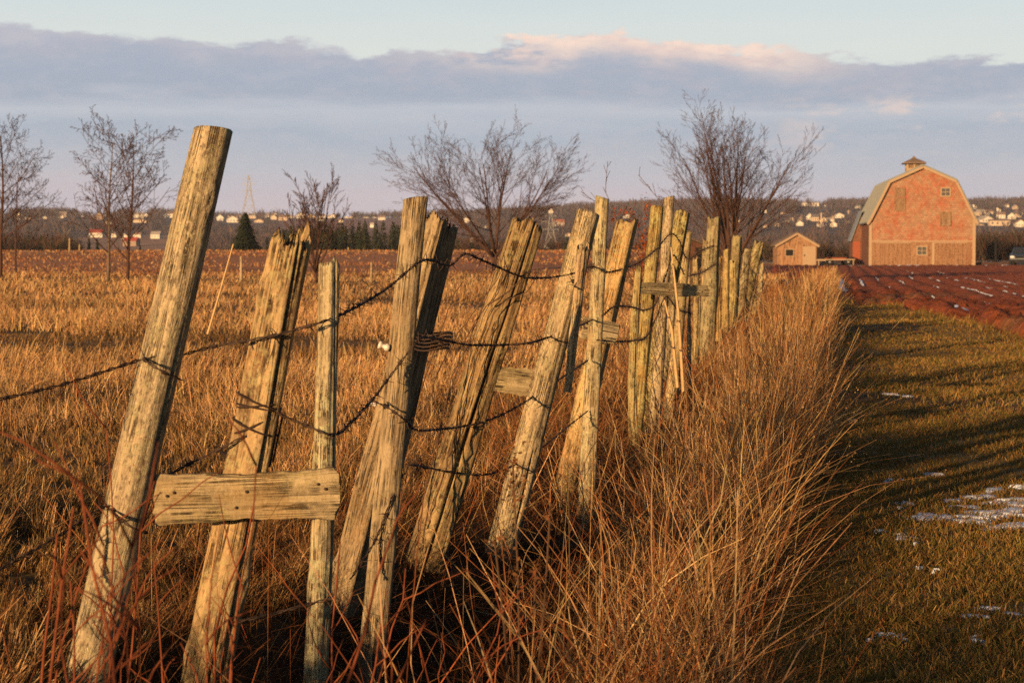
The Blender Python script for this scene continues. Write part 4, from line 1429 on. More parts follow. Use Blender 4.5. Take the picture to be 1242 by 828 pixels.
def conifer(px, base_y, D, h_px, w_px, label, n=1500):
    b_ = at(px, base_y, D)
    if D < 230: b_.z = float(H(b_.x, b_.y)) - 0.1
    h = at(px, base_y - h_px, D).z - b_.z
    w = w_px * D / F_PX
    root = empty('spruce_tree', b_)
    tag(root, label, 'evergreen', 'separate spruces beyond the field')
    MB().tube([(0, 0, 0), (0, 0, h * .5), (0, 0, h * .97)], [0.03 * h, 0.02 * h, 0.004 * h], 6).build('trunk', M['bark'], root)
    v = conifer_faces((0, 0, 0), h, w, rng, n)
    o = np_mesh('crown', v, np.arange(len(v)).reshape(-1, 4), None, M['leafy'], np.repeat(palette(rng, n, EV, [3, 2, 2]), 4, axis=0))
    o.parent = root


conifer(298, 309, 184, 53, 40, 'large dark spruce standing alone at the field edge below the tall pylon', 3000)
conifer(108, 305, 220, 17, 9, 'little dark spruce at the field edge next to the thin pale stake')
conifer(118, 306, 215, 17, 9, 'little dark spruce at the field edge below the red roofed house')
conifer(132, 305, 220, 13, 9, 'tiny spruce at the field edge touching the pale trunked bare tree')
conifer(170, 306, 220, 10, 8, 'smallest dark spruce at the field edge below the brown house')
conifer(50, 304, 230, 20, 14, 'dark spruce standing in the leafless brush by the thin small tree')

# mass of small evergreens behind the field
V_, Cc = [], []
for k in range(190):
    px = rng.choice([rng.uniform(330, 420), rng.uniform(380, 530), rng.uniform(500, 600), rng.uniform(240, 330), rng.uniform(620, 760)], p=[.30, .44, .12, .07, .07])
    D = rng.uniform(215, 330)
    b_ = at(px, 312 + rng.uniform(0, 8), D)
    tall = {0: 34}.get(0)
    h_ = rng.uniform(28, 50) * (1.0 if 340 < px < 530 else 0.6) * D / F_PX
    v = conifer_faces(b_, h_, h_ * rng.uniform(0.35, 0.6), rng, 260)
    V_.append(v); Cc.append(np.repeat(palette(rng, 260, [(0.050, 0.062, 0.026), (0.075, 0.070, 0.028), (0.036, 0.048, 0.026), (0.10, 0.075, 0.035)], [3, 1.6, 3, .7]), 4, axis=0))
v = np.concatenate(V_)
tag(np_mesh('evergreen_woods', v, np.arange(len(v)).reshape(-1, 4), None, M['leafy'], np.concatenate(Cc)), kind='stuff')


# brush: fans of thin upright twigs
def brush(name, trees, rng, per=40, cols=((0.10, 0.062, 0.05), (0.075, 0.05, 0.05), (0.13, 0.075, 0.05)), wts=(3, 2, 2), wide=0.03):
    R, Hh, Wd, Az, Le, Cv, Cl = [], [], [], [], [], [], []
    for (p, h, w) in trees:
        n = per
        a = rng.uniform(0, 2 * PI, n)
        f = rng.uniform(0.25, 1, n) ** 0.7
        rr = w / 2 * np.sqrt(rng.uniform(0, 1, n)) * 0.55
        q = np.stack([p[0] + np.cos(a) * rr, p[1] + np.sin(a) * rr, p[2] + h * rng.uniform(0, 0.35, n)], -1)
        R.append(q); Hh.append(h * (1.02 - 0.55 * (rr / (w * .28 + 1e-6)) ** 2 * 0.6) * f * 0.72); Wd.append(np.full(n, wide * h) * rng.uniform(.5, 1.5, n)); Az.append(a)
        Le.append(np.abs(rng.normal(.30, .16, n)) * min(1.2, w / h)); Cv.append(np.abs(rng.normal(.15, .1, n)))
        Cl.append(palette(rng, n, cols, wts, .25) * rng.uniform(0.75, 1.25))
    cat = np.concatenate
    return blades(name, cat(R), cat(Hh), cat(Wd), cat(Az), cat(Le), cat(Cv), cat(Cl), 2, M['leafy'], rng=rng)


# unseen scrub added beside and behind the viewpoint to shade the near ground
rng = np.random.RandomState(77)
trees = []
for k in range(26):
    y_ = rng.uniform(-2.4, 1.0); x_ = -1.95 + 0.55 * (y_ + 0.6) + rng.normal(0, .25)
    h = rng.uniform(0.8, 2.1)
    trees.append(((x_, y_, float(H(x_, y_)) - .05), h, h * .55))
for k in range(15):  # more unseen clumps, set to shade the grass by the post feet
    x_, y_ = rng.uniform(-2.3, -1.5), rng.uniform(2.05, 2.85)
    h = rng.uniform(0.75, 1.05)
    trees.append(((x_, y_, float(H(x_, y_)) - .05), h, h * .55))
brush('unseen_shade_undergrowth', trees, rng, 90, ((0.16, 0.07, 0.035), (0.10, 0.055, 0.03)), (2, 2), 0.013)['kind'] = 'stuff'

# ------------------------------------------------------------------ houses on the hills
HOUSE = [  # px, py centre, width, height in photo pixels, wall tone, roof tone
    (24, 262, 11, 8, 0, 0), (54, 264, 7, 4, 0, 1), (76, 260, 10, 7, 1, 0), (120, 262, 13, 9, 2, 1), (138, 284, 7, 8, 0, 1), (151, 287, 8, 7, 0, 0),
    (166, 285, 11, 7, 0, 2), (188, 285, 12, 9, 0, 0), (166, 261, 17, 8, 0, 0), (165, 267, 14, 6, 1, 2), (205, 260, 15, 8, 0, 2), (176, 256, 9, 5, 1, 0), (217, 262, 9, 6, 0, 2), (157, 293, 18, 11, 2, 3),
    (273, 257, 11, 6, 0, 2), (267, 264, 10, 7, 0, 0), (282, 266, 15, 8, 0, 0), (284, 257, 11, 6, 1, 2), (291, 254, 8, 5, 0, 1), (305, 254, 11, 7, 0, 0), (306, 262, 9, 6, 1, 1),
    (327, 255, 10, 8, 0, 0), (334, 262, 13, 7, 0, 2), (343, 264, 11, 7, 1, 2), (347, 255, 14, 6, 0, 0), (365, 254, 12, 4, 0, 2), (365, 261, 11, 7, 0, 1), (377, 257, 10, 7, 1, 0), (390, 259, 9, 7, 0, 2),
    (400, 258, 7, 6, 0, 0), (404, 251, 10, 7, 0, 2), (429, 251, 15, 5, 1, 2), (443, 251, 7, 6, 0, 0), (454, 251, 6, 5, 0, 1), (451, 273, 5, 6, 0, 0), (314, 268, 12, 4, 1, 2), (482, 249, 11, 6, 0, 2),
    (577, 292, 11, 7, 0, 0), (690, 285, 10, 4, 1, 2), (927, 256, 6, 5, 0, 0), (928, 274, 6, 5, 1, 2), (955, 268, 6, 5, 0, 1), (961, 267, 7, 6, 0, 0), (968, 264, 10, 7, 1, 2), (970, 271, 9, 6, 0, 0),
    (982, 263, 9, 8, 0, 0), (989, 264, 9, 9, 1, 1), (998, 272, 9, 6, 0, 2), (1011, 272, 9, 6, 0, 2), (1002, 248, 4, 4, 0, 1), (1041, 250, 6, 6, 0, 0),
    (1180, 251, 11, 6, 0, 0), (1191, 258, 10, 8, 1, 0), (1198, 266, 16, 8, 0, 0), (1201, 257, 8, 6, 1, 2), (1209, 255, 10, 7, 0, 2), (1214, 261, 11, 8, 0, 2),
    (1227, 262, 10, 8, 0, 1), (1238, 271, 14, 9, 0, 2), (1234, 260, 10, 7, 1, 1), (1195, 294, 8, 5, 1, 2), (761, 262, 10, 5, 0, 1), (1220, 249, 8, 5, 0, 2), (896, 268, 6, 4, 0, 2), (880, 258, 5, 4, 0, 1)]
WALLS = [m_plain('white_siding', (0.74, 0.68, 0.56), 0.8, 0.08, 1), m_plain('cream_siding', (0.60, 0.47, 0.33), 0.8, 0.1, 1), m_plain('tan_siding', (0.36, 0.24, 0.16), 0.8, 0.15, 1)]
ROOFS = [m_plain('pale_roof', (0.42, 0.36, 0.31), 0.8, 0.15, 1), m_plain('grey_roof', (0.15, 0.125, 0.12), 0.8, 0.15, 1), m_plain('brown_roof', (0.25, 0.155, 0.11), 0.8, 0.15, 1), m_plain('red_roof', (0.42, 0.06, 0.03), 0.8, 0.15, 1),
         m_plain('orange_roof', (0.55, 0.14, 0.05), 0.8, 0.15, 1)]
M['glass'] = m_plain('dark_glass', (0.03, 0.035, 0.045), 0.15, 0.1, 1, 0.5)
_hr = random.Random(4)
for _lo, _hi, _n, _y0, _y1 in ((90, 235, 9, 254, 270), (255, 470, 15, 250, 268), (1165, 1242, 11, 248, 272), (930, 1030, 5, 258, 276), (560, 700, 4, 255, 275), (0, 80, 3, 256, 268)):
    for _k in range(_n):
        HOUSE.append((round(_hr.uniform(_lo, _hi)), round(_hr.uniform(_y0, _y1), 1), _hr.choice((6, 7, 8, 9, 10, 12)), _hr.choice((4, 5, 6)), _hr.choice((0, 0, 0, 1, 1)), _hr.choice((0, 1, 2, 2, 0))))
house_boxes = []
TONE_W = ['white', 'cream', 'tan']; TONE_R = ['pale', 'dark grey', 'brown', 'red', 'orange']


def house(px, py, w_, h_, wt, rt, label, group, seed, long=False, side=None):
    rng_ = random.Random(seed)
    p = on_hill(px, py + h_ / 2)
    D = p.y
    k = D / F_PX
    W, Hh = w_ * k, h_ * k
    root = empty('house', p, rng_.uniform(-0.35, 0.25) if not long else 0.0)
    tag(root, label, 'house', group)
    house_boxes.append((px - w_ / 2 - 1.5, px + w_ / 2 + 1.5, py - h_ / 2 - 1, py + h_ / 2 + .5, D))
    gable = rng_.random() < 0.4 and not long
    dep = W * rng_.uniform(.7, 1.0) if not long else W * 0.35
    eave = Hh * (0.58 if not long else 0.8)
    x0, x1 = -W / 2 * .94, W / 2 * .94
    mb, rf = MB(), MB()
    if gable:
        mb.prism([(x0, -1.5), (x1, -1.5), (x1, eave), (0, Hh * .96), (x0, eave)], 0, dep)
        o_ = .35
        for s in (-1, 1):
            a, b2 = (0, Hh), (s * W / 2 * 1.06, eave - .12 * Hh)
            nx, nz = (-(b2[1] - a[1]), b2[0] - a[0])
            l_ = math.hypot(nx, nz); nx, nz = nx / l_ * .25 * s, nz / l_ * .25 * s
            rf.prism([a, b2, (b2[0] + nx * .6, b2[1] + abs(nz)), (0, Hh + .3)], -o_, dep + o_)
    else:
        mb.box(x0, 0, -1.5, x1, dep, eave)
        rf.add([(-W / 2, -.3, eave - .05), (W / 2, -.3, eave - .05), (W / 2, dep + .3, eave - .05), (-W / 2, dep + .3, eave - .05), (-W / 2, dep / 2, Hh), (W / 2, dep / 2, Hh)],
               [(0, 1, 5, 4), (2, 3, 4, 5), (1, 2, 5), (3, 0, 4), (3, 2, 1, 0)])
    mb.build('wall', WALLS[wt], root)
    rf.build('roof', ROOFS[rt], root)
    if w_ >= 9:
        nw = 3 if w_ < 14 else 4
        for i in range(nw):
            cx = x0 + (x1 - x0) * (i + .5) / nw
            ww = (x1 - x0) / nw * .30
            MB().box(cx - ww / 2, -.06, eave * .36, cx + ww / 2, .02, eave * .70).build('window', M['glass'], root)
    return root


def where_px(px):
    for lim, nm in ((60, 'behind the thin small tree'), (130, 'near the red roofed house'), (200, 'behind the two slender trees'), (235, 'touching the tall post'), (312, 'above the lone spruce'),
                    (345, 'beside the tall pylon'), (420, 'behind the vase shaped tree'), (500, 'beside the straight pale post'), (620, 'behind the wide low tree'), (800, 'behind the leaning posts'),
                    (945, 'behind the large bare tree'), (1035, 'above the small shed'), (1100, 'beside the barn roof'), (1300, 'between barn and car')):
        if px < lim: return nm


used = {}
for i, hs in enumerate(sorted(HOUSE)):
    px, py, w_, h_, wt, rt = hs
    sz = 'small' if w_ < 8 else ('long' if w_ / h_ > 2.1 else ('large' if w_ > 13 else 'plain'))
    k0 = '%s %s house with %s roof %s' % (sz, TONE_W[wt], TONE_R[rt].replace('dark ', ''), where_px(px))
    used.setdefault(k0, []).append(hs)
num = ['first', 'second', 'third', 'fourth', 'fifth', 'sixth', 'seventh', 'eighth', 'ninth']
for k0, lst in used.items():
    for j, hs in enumerate(lst):
        house(*hs, k0 if len(lst) == 1 else '%s from left, %s' % (num[j], k0), 'houses on the far hillside', int(hs[0] * 7 + hs[1]))
house(116, 283, 17, 10, 0, 3, 'white house with bright red roof above the tan field', 'houses on the far hillside', 5)
house(678, 270, 14, 8, 1, 4, 'house with orange roof beside the lattice tower', 'houses on the far hillside', 6)
house(981, 244, 26, 7, 0, 0, 'long white building on the ridge above the small shed', 'houses on the far hillside', 7, True)
house(1213, 270, 26, 8, 1, 2, 'longest low building with brown roof between the barn and the car', 'houses on the far hillside', 8, True)

# woods on the hills
rng = np.random.RandomState(101)
trees = []
tries = 0
while len(trees) < 10500 and tries < 70000:
    tries += 1
    r_ = rng.uniform(-0.34, 0.34)
    D = 330 + 1290 * rng.uniform(0, 1) ** 0.75
    x = r_ * D
    z = float(hill_z(x, D))
    h = rng.uniform(4.5, 9.5) * (0.6 + 0.4 * sm(D, 600, 1100))
    pb = proj((x, D, z)); pt = proj((x, D, z + h))
    if tan_field(pb[0], pb[1]) > .3 or purple_field(pb[0], pb[1]) > .3: continue
    if tan_field(pb[0], (pb[1] + pt[1]) / 2) > .3 or (purple_field(pb[0], (pb[1] + pt[1]) / 2) > .3 and rng.uniform() < .8): continue
    if wnoise(x, D, 0.012, 4) < -0.9 and D < 1450: continue
    hit = False
    for (x0, x1, y0, y1, hd) in house_boxes:
        if D < hd + 3 and x0 - 2 < pb[0] < x1 + 2 and pt[1] < y1 - 1.2 and pb[1] > y0:
            hit = True; break
    if hit and rng.uniform() < 0.93: continue
    trees.append(((x, D, z), h, h * rng.uniform(.7, 1.2)))
brush('hillside_woods', trees, rng, 26, ((0.118, 0.075, 0.072), (0.09, 0.066, 0.075), (0.145, 0.092, 0.068), (0.05, 0.055, 0.042)), (3, 3, 2, 1.2), 0.055)

# leafless brush at the field's far edge
trees = []
for k in range(330):
    z_ = rng.choice([0, 1, 2, 3, 4], p=[.34, .14, .12, .22, .18])
    lo, hi, hh = ((-10, 92, 34), (540, 700, 30), (690, 905, 28), (905, 1060, 26), (1178, 1260, 40))[z_]
    px = rng.uniform(lo, hi)
    D = rng.uniform(205, 300)
    p = at(px, 312 + rng.uniform(0, 6), D)
    h = rng.uniform(.55, 1.05) * hh * D / F_PX
    trees.append((p, h, h * rng.uniform(.7, 1.1)))
brush('far_undergrowth', trees, rng, 110, ((0.11, 0.055, 0.035), (0.08, 0.05, 0.035), (0.065, 0.06, 0.03), (0.05, 0.04, 0.035)), (3, 2, 2, 2), 0.03)


# ------------------------------------------------------------------ pylons and poles
def pylon(px, top_y, base_y, D, w_px, label):
    a = at(px, base_y, D); top = at(px, top_y, D).z
    a.z -= 1.0
    h = top - a.z
    k = D / F_PX
    root = empty('lattice_tower', a)
    tag(root, label, 'pylon', 'lattice power towers')
    mb = MB()
    wb = w_px * k
    r = 0.30 * k
    lv = [(0, wb / 2), (.28, wb * .33), (.55, wb * .16), (.75, wb * .11), (1, .02 * wb)]
    for (f0, w0), (f1, w1) in zip(lv[:-1], lv[1:]):
        cs0 = [(sx * w0, sy * w0, h * f0) for sx, sy in ((-1, -1), (1, -1), (1, 1), (-1, 1))]
        cs1 = [(sx * w1, sy * w1, h * f1) for sx, sy in ((-1, -1), (1, -1), (1, 1), (-1, 1))]
        for i in range(4):
            j = (i + 1) % 4
            mb.tube([cs0[i], cs1[i]], r, 4)
            mb.tube([cs0[i], cs1[j]], r * .6, 4); mb.tube([cs0[j], cs1[i]], r * .6, 4)
            mb.tube([cs1[i], cs1[j]], r * .6, 4)
    mb.build('frame', M['steel'], root)
    for f, wl in ((.62, .85), (.78, 1.0), (.9, .6)):
        am = MB()
        am.tube([(-wb * wl / 2, 0, h * f), (0, 0, h * f + .03 * h), (wb * wl / 2, 0, h * f)], r * .8, 4)
        am.tube([(-wb * wl / 2, 0, h * f), (0, 0, h * f - .02 * h), (wb * wl / 2, 0, h * f)], r * .6, 4)
        for s in (-1, 1): am.tube([(s * wb * wl / 2, 0, h * f), (s * wb * wl / 2, 0, h * f - .05 * h)], r * .7, 4)
        am.build('cross_arm', M['steel'], root)


pylon(302, 212, 262, 1250, 17, 'tall pale lattice power tower on the ridge above the lone spruce')
pylon(668, 256, 309, 420, 22, 'lattice power tower in the valley between two leaning posts')
for (px, y1, y0, w_, lab) in ((996, 258, 276, 1.6, 'pale utility pole on the hillside above the shed, the taller of two'), (1010, 262, 276, 1.4, 'pale utility pole on the hillside above the shed, the shorter of two'),
                              (1029, 255, 270, 1.6, 'pale utility pole on the hillside touching the barn roof')):
    p = on_hill(px, y0); k = p.y / F_PX
    h = (y0 - y1) * k
    root = empty('utility_pole', p); tag(root, lab, 'pole', 'utility poles on the hillside')
    MB().tube([(0, 0, -1), (0, 0, h)], w_ * k / 2, 8).build('shaft', WALLS[1], root)
    MB().bar((-1.6 * k * 2, -.4, h * .92), (1.6 * k * 2, -.4, h * .92), .5 * k, .5 * k).build('cross_arm', WALLS[2], root)


# ------------------------------------------------------------------ barn
def m_shingle(name, a, b_, c, course=0.18, wear=0.5):
    a, b_, c = [tuple(v * ALB for v in q) for q in (a, b_, c)]
    m, t, bs = material(name)
    tc = t.node('ShaderNodeTexCoord')
    o = tc.outputs['Object']
    n1 = t.noise(o, 1.6, 6, 0.7)
    n2 = t.noise(t.mapping(o, (1, 1, 2.5)), 5.5, 5, 0.7)
    n3 = t.noise(o, 0.35, 3, 0.5)
    s = t.math('ADD', t.math('MULTIPLY', n1, 0.45), t.math('ADD', t.math('MULTIPLY', n2, 0.4), t.math('MULTIPLY', n3, 0.25)))
    col = t.ramp(s, [(0.49, b_), (0.56, tuple((x + y) / 2 for x, y in zip(a, b_))), (0.62, a)])
    br = t.node('ShaderNodeTexBrick')
    mp = t.node('ShaderNodeMapping'); mp.inputs['Rotation'].default_value = (PI / 2, 0, 0)
    t.l.new(o, mp.inputs['Vector']); t.l.new(mp.outputs[0], br.inputs['Vector'])
    br.inputs['Scale'].default_value = 1.0
    br.inputs['Brick Width'].default_value = 0.22; br.inputs['Row Height'].default_value = course; br.inputs['Mortar Size'].default_value = 0.012
    br.inputs['Color1'].default_value = (0.72, 0.72, 0.72, 1); br.inputs['Color2'].default_value = (1.12, 1.1, 1.08, 1); br.inputs['Mortar'].default_value = (0.5, 0.45, 0.42, 1)
    col = t.mix(0.8, col, br.outputs['Color'], 'MULTIPLY')
    col = t.mix(t.math('MULTIPLY', t.sstep(n2, 0.60, 0.72), wear), col, c)
    t.l.new(col, bs.inputs['Base Color'])
    bump(t, bs, br.outputs['Fac'], 0.4, -0.02)
    return m


M['shingle'] = m_shingle('red_shingles', (0.40, 0.122, 0.062), (0.385, 0.25, 0.155), (0.43, 0.315, 0.195))
M['boards'] = m_wood('barn_boards', (0.35, 0.205, 0.115), (0.27, 0.13, 0.07), 0.0, (9, 9, .5), speck=0.0, vary=False)
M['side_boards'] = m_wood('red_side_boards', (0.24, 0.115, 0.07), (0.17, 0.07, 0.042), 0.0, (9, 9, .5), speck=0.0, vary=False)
M['trim'] = m_plain('cream_trim', (0.40, 0.285, 0.175), .8, .12, 3)
M['tin'] = m_plain('dull_tin_roof', (0.20, 0.215, 0.205), .55, .12, 1.5, .35)
M['old_roof'] = m_plain('old_shingle_roof', (0.20, 0.14, 0.10), .9, .3, 4)
M['old_pane'] = m_plain('dusty_pane', (0.075, 0.07, 0.06), .3, .3, 4, .4)
M['boarded'] = m_wood('boarded_opening', (0.33, 0.22, 0.13), (0.20, 0.11, 0.06), 0.0, (9, 9, .6), speck=0.0, vary=False)
M['red_door'] = m_plain('red_door_paint', (0.30, 0.075, 0.03), .7, .25, 3)
M['dark'] = m_plain('dark_inside', (0.012, 0.010, 0.010), .9, .2, 4)

DB = 160.0
k = DB / F_PX
bp = at(1118, 322, DB)
bp.z = float(H(bp.x, bp.y))
barn = empty('gambrel_barn', bp, rad(-7.0))
tag(barn, 'big weathered red gambrel barn with grey tin roof and cupola behind the ploughed field', 'barn')
hw = 61.5 * k
ez, kx, kz, pz = 57 * k, 39.5 * k, 102 * k, 120 * k
LB = 15.5
prof = [(-hw, -.3), (hw, -.3), (hw, ez), (kx, kz - .08), (0, pz - .1), (-kx, kz - .08), (-hw, ez)]
MB().prism(prof, 0, LB).build('wall', M['shingle'], barn)
# side walls clad in red boards, colour dulled to read as the shaded side
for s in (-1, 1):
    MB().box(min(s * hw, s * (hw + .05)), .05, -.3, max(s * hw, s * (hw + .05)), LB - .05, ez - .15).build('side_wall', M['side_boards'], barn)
# roof: upper and lower slopes with flared eaves
th_ = 0.12
rp = [(0, pz), (kx, kz), (hw - .02, ez + .05), (hw + 4 * k, ez - 6 * k)]
left = [(-x, z) for x, z in rp]
outer = [(0, pz + th_), (kx + .07, kz + th_), (hw + .10, ez + .14), (hw + 4.5 * k, ez - 6 * k + .10)]
poly = left[::-1] + rp[1:] + outer[::-1] + [(-x, z) for x, z in outer[1:]]
mb = MB()
nb = len(poly)
# build slope by slope so that every piece is convex
for sgn in (-1, 1):
    for i in range(3):
        a, b2 = rp[i], rp[i + 1]; c2, d2 = outer[i + 1], outer[i]
        q = [(sgn * a[0], a[1]), (sgn * b2[0], b2[1]), (sgn * c2[0], c2[1]), (sgn * d2[0], d2[1])]
        mb.prism(q, -.28, LB + .28)
# standing seams
for sgn in (-1, 1):
    for j in range(24):
        y_ = -.2 + j * (LB + .4) / 23
        for i in range(3):
            a, b2 = outer[i], outer[i + 1]
            mb.bar((sgn * a[0], y_, a[1] + .012), (sgn * b2[0], y_, b2[1] + .012), .05, .05)
mb.build('roof', M['tin'], barn)
mb = MB()
for sgn in (-1, 1):
    for i in range(3):
        a, b2 = rp[i], rp[i + 1]
        mb.bar((sgn * a[0], -.31, a[1] - .12), (sgn * b2[0], -.31, b2[1] - .10), .06, .20)
mb.build('rake_trim', M['trim'], barn)
for s in (-1, 1):
    MB().box(s * hw - .13, -.06, -.2, s * hw + .13, .12, ez - .1).build('corner_trim', M['trim'], barn)
zb = 29 * k
MB().box(-hw + .13, -.055, zb - .05, hw - .13, .02, zb + .06).build('belt_trim', M['trim'], barn)
lx = lambda cx: (cx - 482) / 5.175 * k                      # from enlarged photo to barn metres
for (a, b2) in ((200, 410), (557, 755)):
    dr = MB()
    x0, x1 = lx(a), lx(b2)
    nbd = 8
    for i in range(nbd):
        xa = x0 + (x1 - x0) * i / nbd; xb = x0 + (x1 - x0) * (i + 1) / nbd
        dr.box(xa + .008, -.05 - .006 * (i % 2), -.1, xb - .008, .01, zb - .1)
    dr_o = dr.build('barn_door', M['boards'], barn)
    MB().box(x0 - .1, -.09, zb - .16, x1 + .1, -.058, zb - .10).build('door_track', M['trim'], dr_o)
for a in (183, 770):
    MB().box(lx(a) - .16, -.045, -.1, lx(a) + .16, .01, zb - .1).build('wall_panel', M['boards'], barn)
MB().box(lx(412), -.04, -.1, lx(545), .01, zb - .1).build('wall_panel', M['boards'], barn)
MB().box(lx(551) - .10, -.065, -.1, lx(551) + .10, .0, zb - .09).build('door_post', M['trim'], barn)


def barn_window(x0, x1, z0, z1, pane, name, muntin=True):
    w = MB().box(x0, -.045, z0, x1, .0, z1).build(name, pane, barn)
    f = MB()
    t0 = .10
    f.box(x0 - t0, -.075, z0 - t0, x0, .0, z1 + t0); f.box(x1, -.075, z0 - t0, x1 + t0, .0, z1 + t0)
    f.box(x0, -.075, z1, x1, .0, z1 + t0); f.box(x0, -.075, z0 - t0, x1, .0, z0)
    if muntin:
        xm, zm = (x0 + x1) / 2, (z0 + z1) / 2
        f.box(xm - .022, -.065, z0, xm + .022, -.047, z1)
        f.box(x0, -.065, zm - .022, xm - .022, -.047, zm + .022); f.box(xm + .022, -.065, zm - .022, x1, -.047, zm + .022)
    f.build('frame', M['trim'] if muntin else M['boarded'], w)
    return w


zy = lambda cy: (760 - cy) / 5.175 * k
barn_window(lx(455), lx(508), zy(692), zy(645), M['old_pane'], 'window')
barn_window(lx(598), lx(648), zy(325), zy(280), M['old_pane'], 'window')
barn_window(lx(318), lx(368), zy(325), zy(282), M['boarded'], 'boarded_window', False)
barn_window(lx(598), lx(652), zy(508), zy(432), M['boarded'], 'boarded_window', False)
barn_window(lx(318), lx(370), zy(412), zy(345), M['boarded'], 'boarded_window', False)
# cupola
cu = empty('cupola', (0, 8.2, pz)); cu.parent = barn
cw, ch = 9.5 * k * 1.05, 9 * k
MB().box(-cw, -cw, -.6, cw, cw, .15).build('curb', M['trim'], cu)
mb = MB()
for sx in (-1, 1):
    for sy in (-1, 1):
        mb.box(sx * cw * .88 - .09, sy * cw * .88 - .09, .15, sx * cw * .88 + .09, sy * cw * .88 + .09, ch)
for s in (-1, 1):
    mb.box(-.07, s * cw * .9 - .06, .15, .07, s * cw * .9 + .06, ch); mb.box(s * cw * .9 - .06, -.07, .15, s * cw * .9 + .06, .07, ch)
mb.build('corner_posts', M['trim'], cu)
mb = MB()
mb.box(-cw * .82, -cw * .82, .15, cw * .82, cw * .82, ch - .05)
for j in range(5):
    z_ = .22 + j * (ch - .3) / 5
    for s in (-1, 1):
        mb.bar((-cw * .8, s * cw * .84, z_), (cw * .8, s * cw * .84, z_), .06, .05); mb.bar((s * cw * .84, -cw * .8, z_), (s * cw * .84, cw * .8, z_), .06, .05)
mb.build('louvres', M['boarded'], cu)
mb = MB()
rings = [(cw * 1.46, ch - .10), (cw * 1.40, ch + .02), (cw * .80, ch + .24), (cw * .30, ch + .40), (.05, ch + .62)]
b0 = len(mb.v)
for r_, z_ in rings:
    mb.v += [(-r_, -r_, z_), (r_, -r_, z_), (r_, r_, z_), (-r_, r_, z_)]
for i in range(len(rings) - 1):
    for j in range(4):
        mb.f.append((i * 4 + j, i * 4 + (j + 1) % 4, (i + 1) * 4 + (j + 1) % 4, (i + 1) * 4 + j))
mb.f.append((3, 2, 1, 0)); mb.f.append((16, 17, 18, 19))
mb.build('roof', M['old_roof'], cu)
# lean-to at the back on the left
lt = empty('lean_to', (-hw - .06, LB - 5.2, 0)); lt.parent = barn
dpt = 4.6
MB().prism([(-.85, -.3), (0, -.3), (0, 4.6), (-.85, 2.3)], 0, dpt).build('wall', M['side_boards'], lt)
mb = MB().prism([(-1.0, 2.15), (.0, 4.95), (.0, 5.10), (-1.06, 2.17)], -.2, dpt + .2)
mb.build('roof', M['tin'], lt)
MB().box(-.80, -.05, -.2, -.12, .0, 2.15).build('door', M['red_door'], lt)

# ------------------------------------------------------------------ small shed left of the barn
DS = 158.0
k = DS / F_PX
spt = at(966.5, 319, DS); spt.z = float(H(spt.x, spt.y))
shed = empty('small_shed', spt, rad(-3))
tag(shed, 'small weathered gabled shed with pale door and black window near the barn', 'shed')
sw, se, spk = 23.5 * k, 26 * k, 39 * k
off = (at(966.5, 319, DS).z - spt.z)
M['shed_boards'] = m_wood('shed_boards', (0.40, 0.235, 0.125), (0.28, 0.145, 0.075), 0, (7, 7, .6), speck=0.0, vary=False)
wl = MB().prism([(-sw, -.3), (sw, -.3), (sw, se), (0, spk - .1), (-sw, se)], 0, 4.2).build('wall', M['shed_boards'], shed)
mb = MB()
for s in (-1, 1):
    mb.prism([(0, spk - .03), (s * (sw + .22), se - .20), (s * (sw + .25), se - .08), (0, spk + .1)], -.2, 4.4)
mb.build('roof', M['old_roof'], shed)
mb = MB()
for s in (-1, 1): mb.bar((0, -.23, spk - .07), (s * (sw + .22), -.23, se - .24), .05, .16)
mb.build('rake_trim', M['trim'], shed)
sx = lambda px_: (px_ - 966.5) * k
dr = MB().box(sx(973.5), -.04, -.1, sx(989), .0, 23 * k).build('door', M['trim'], shed)
MB().box(sx(975), -.075, 11 * k, sx(976.2), -.042, 13 * k).build('handle', M['dark'], dr)
w = MB().box(sx(953), -.03, 11.5 * k, sx(962), .0, 19 * k).build('window', M['dark'], shed)
f = MB()
a0, a1, z0, z1, t0 = sx(953), sx(962), 11.5 * k, 19 * k, .07
f.box(a0 - t0, -.05, z0 - t0, a0, 0, z1 + t0); f.box(a1, -.05, z0 - t0, a1 + t0, 0, z1 + t0); f.box(a0, -.05, z1, a1, 0, z1 + t0); f.box(a0, -.05, z0 - t0, a1, 0, z0)
f.build('frame', M['trim'], w)

# outhouse behind the far posts
DO = 95.0
k = DO / F_PX
p = at(845, 327, DO); p.z = float(H(p.x, p.y))
oh = empty('field_shelter', p, rad(28))
tag(oh, 'small brown lean to hut with a dark doorway behind the far posts', 'hut')
hh = 43 * k
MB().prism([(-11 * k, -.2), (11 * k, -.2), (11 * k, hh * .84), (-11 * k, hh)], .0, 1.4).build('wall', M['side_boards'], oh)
MB().prism([(-14 * k, hh + .02), (16 * k, hh * .80), (16 * k, hh * .80 + .08), (-14 * k, hh + .10)], -.25, 1.6).build('roof', M['old_roof'], oh)
MB().box(-1 * k, -.03, -.1, 8 * k, .0, hh * .78).build('doorway', M['dark'], oh)

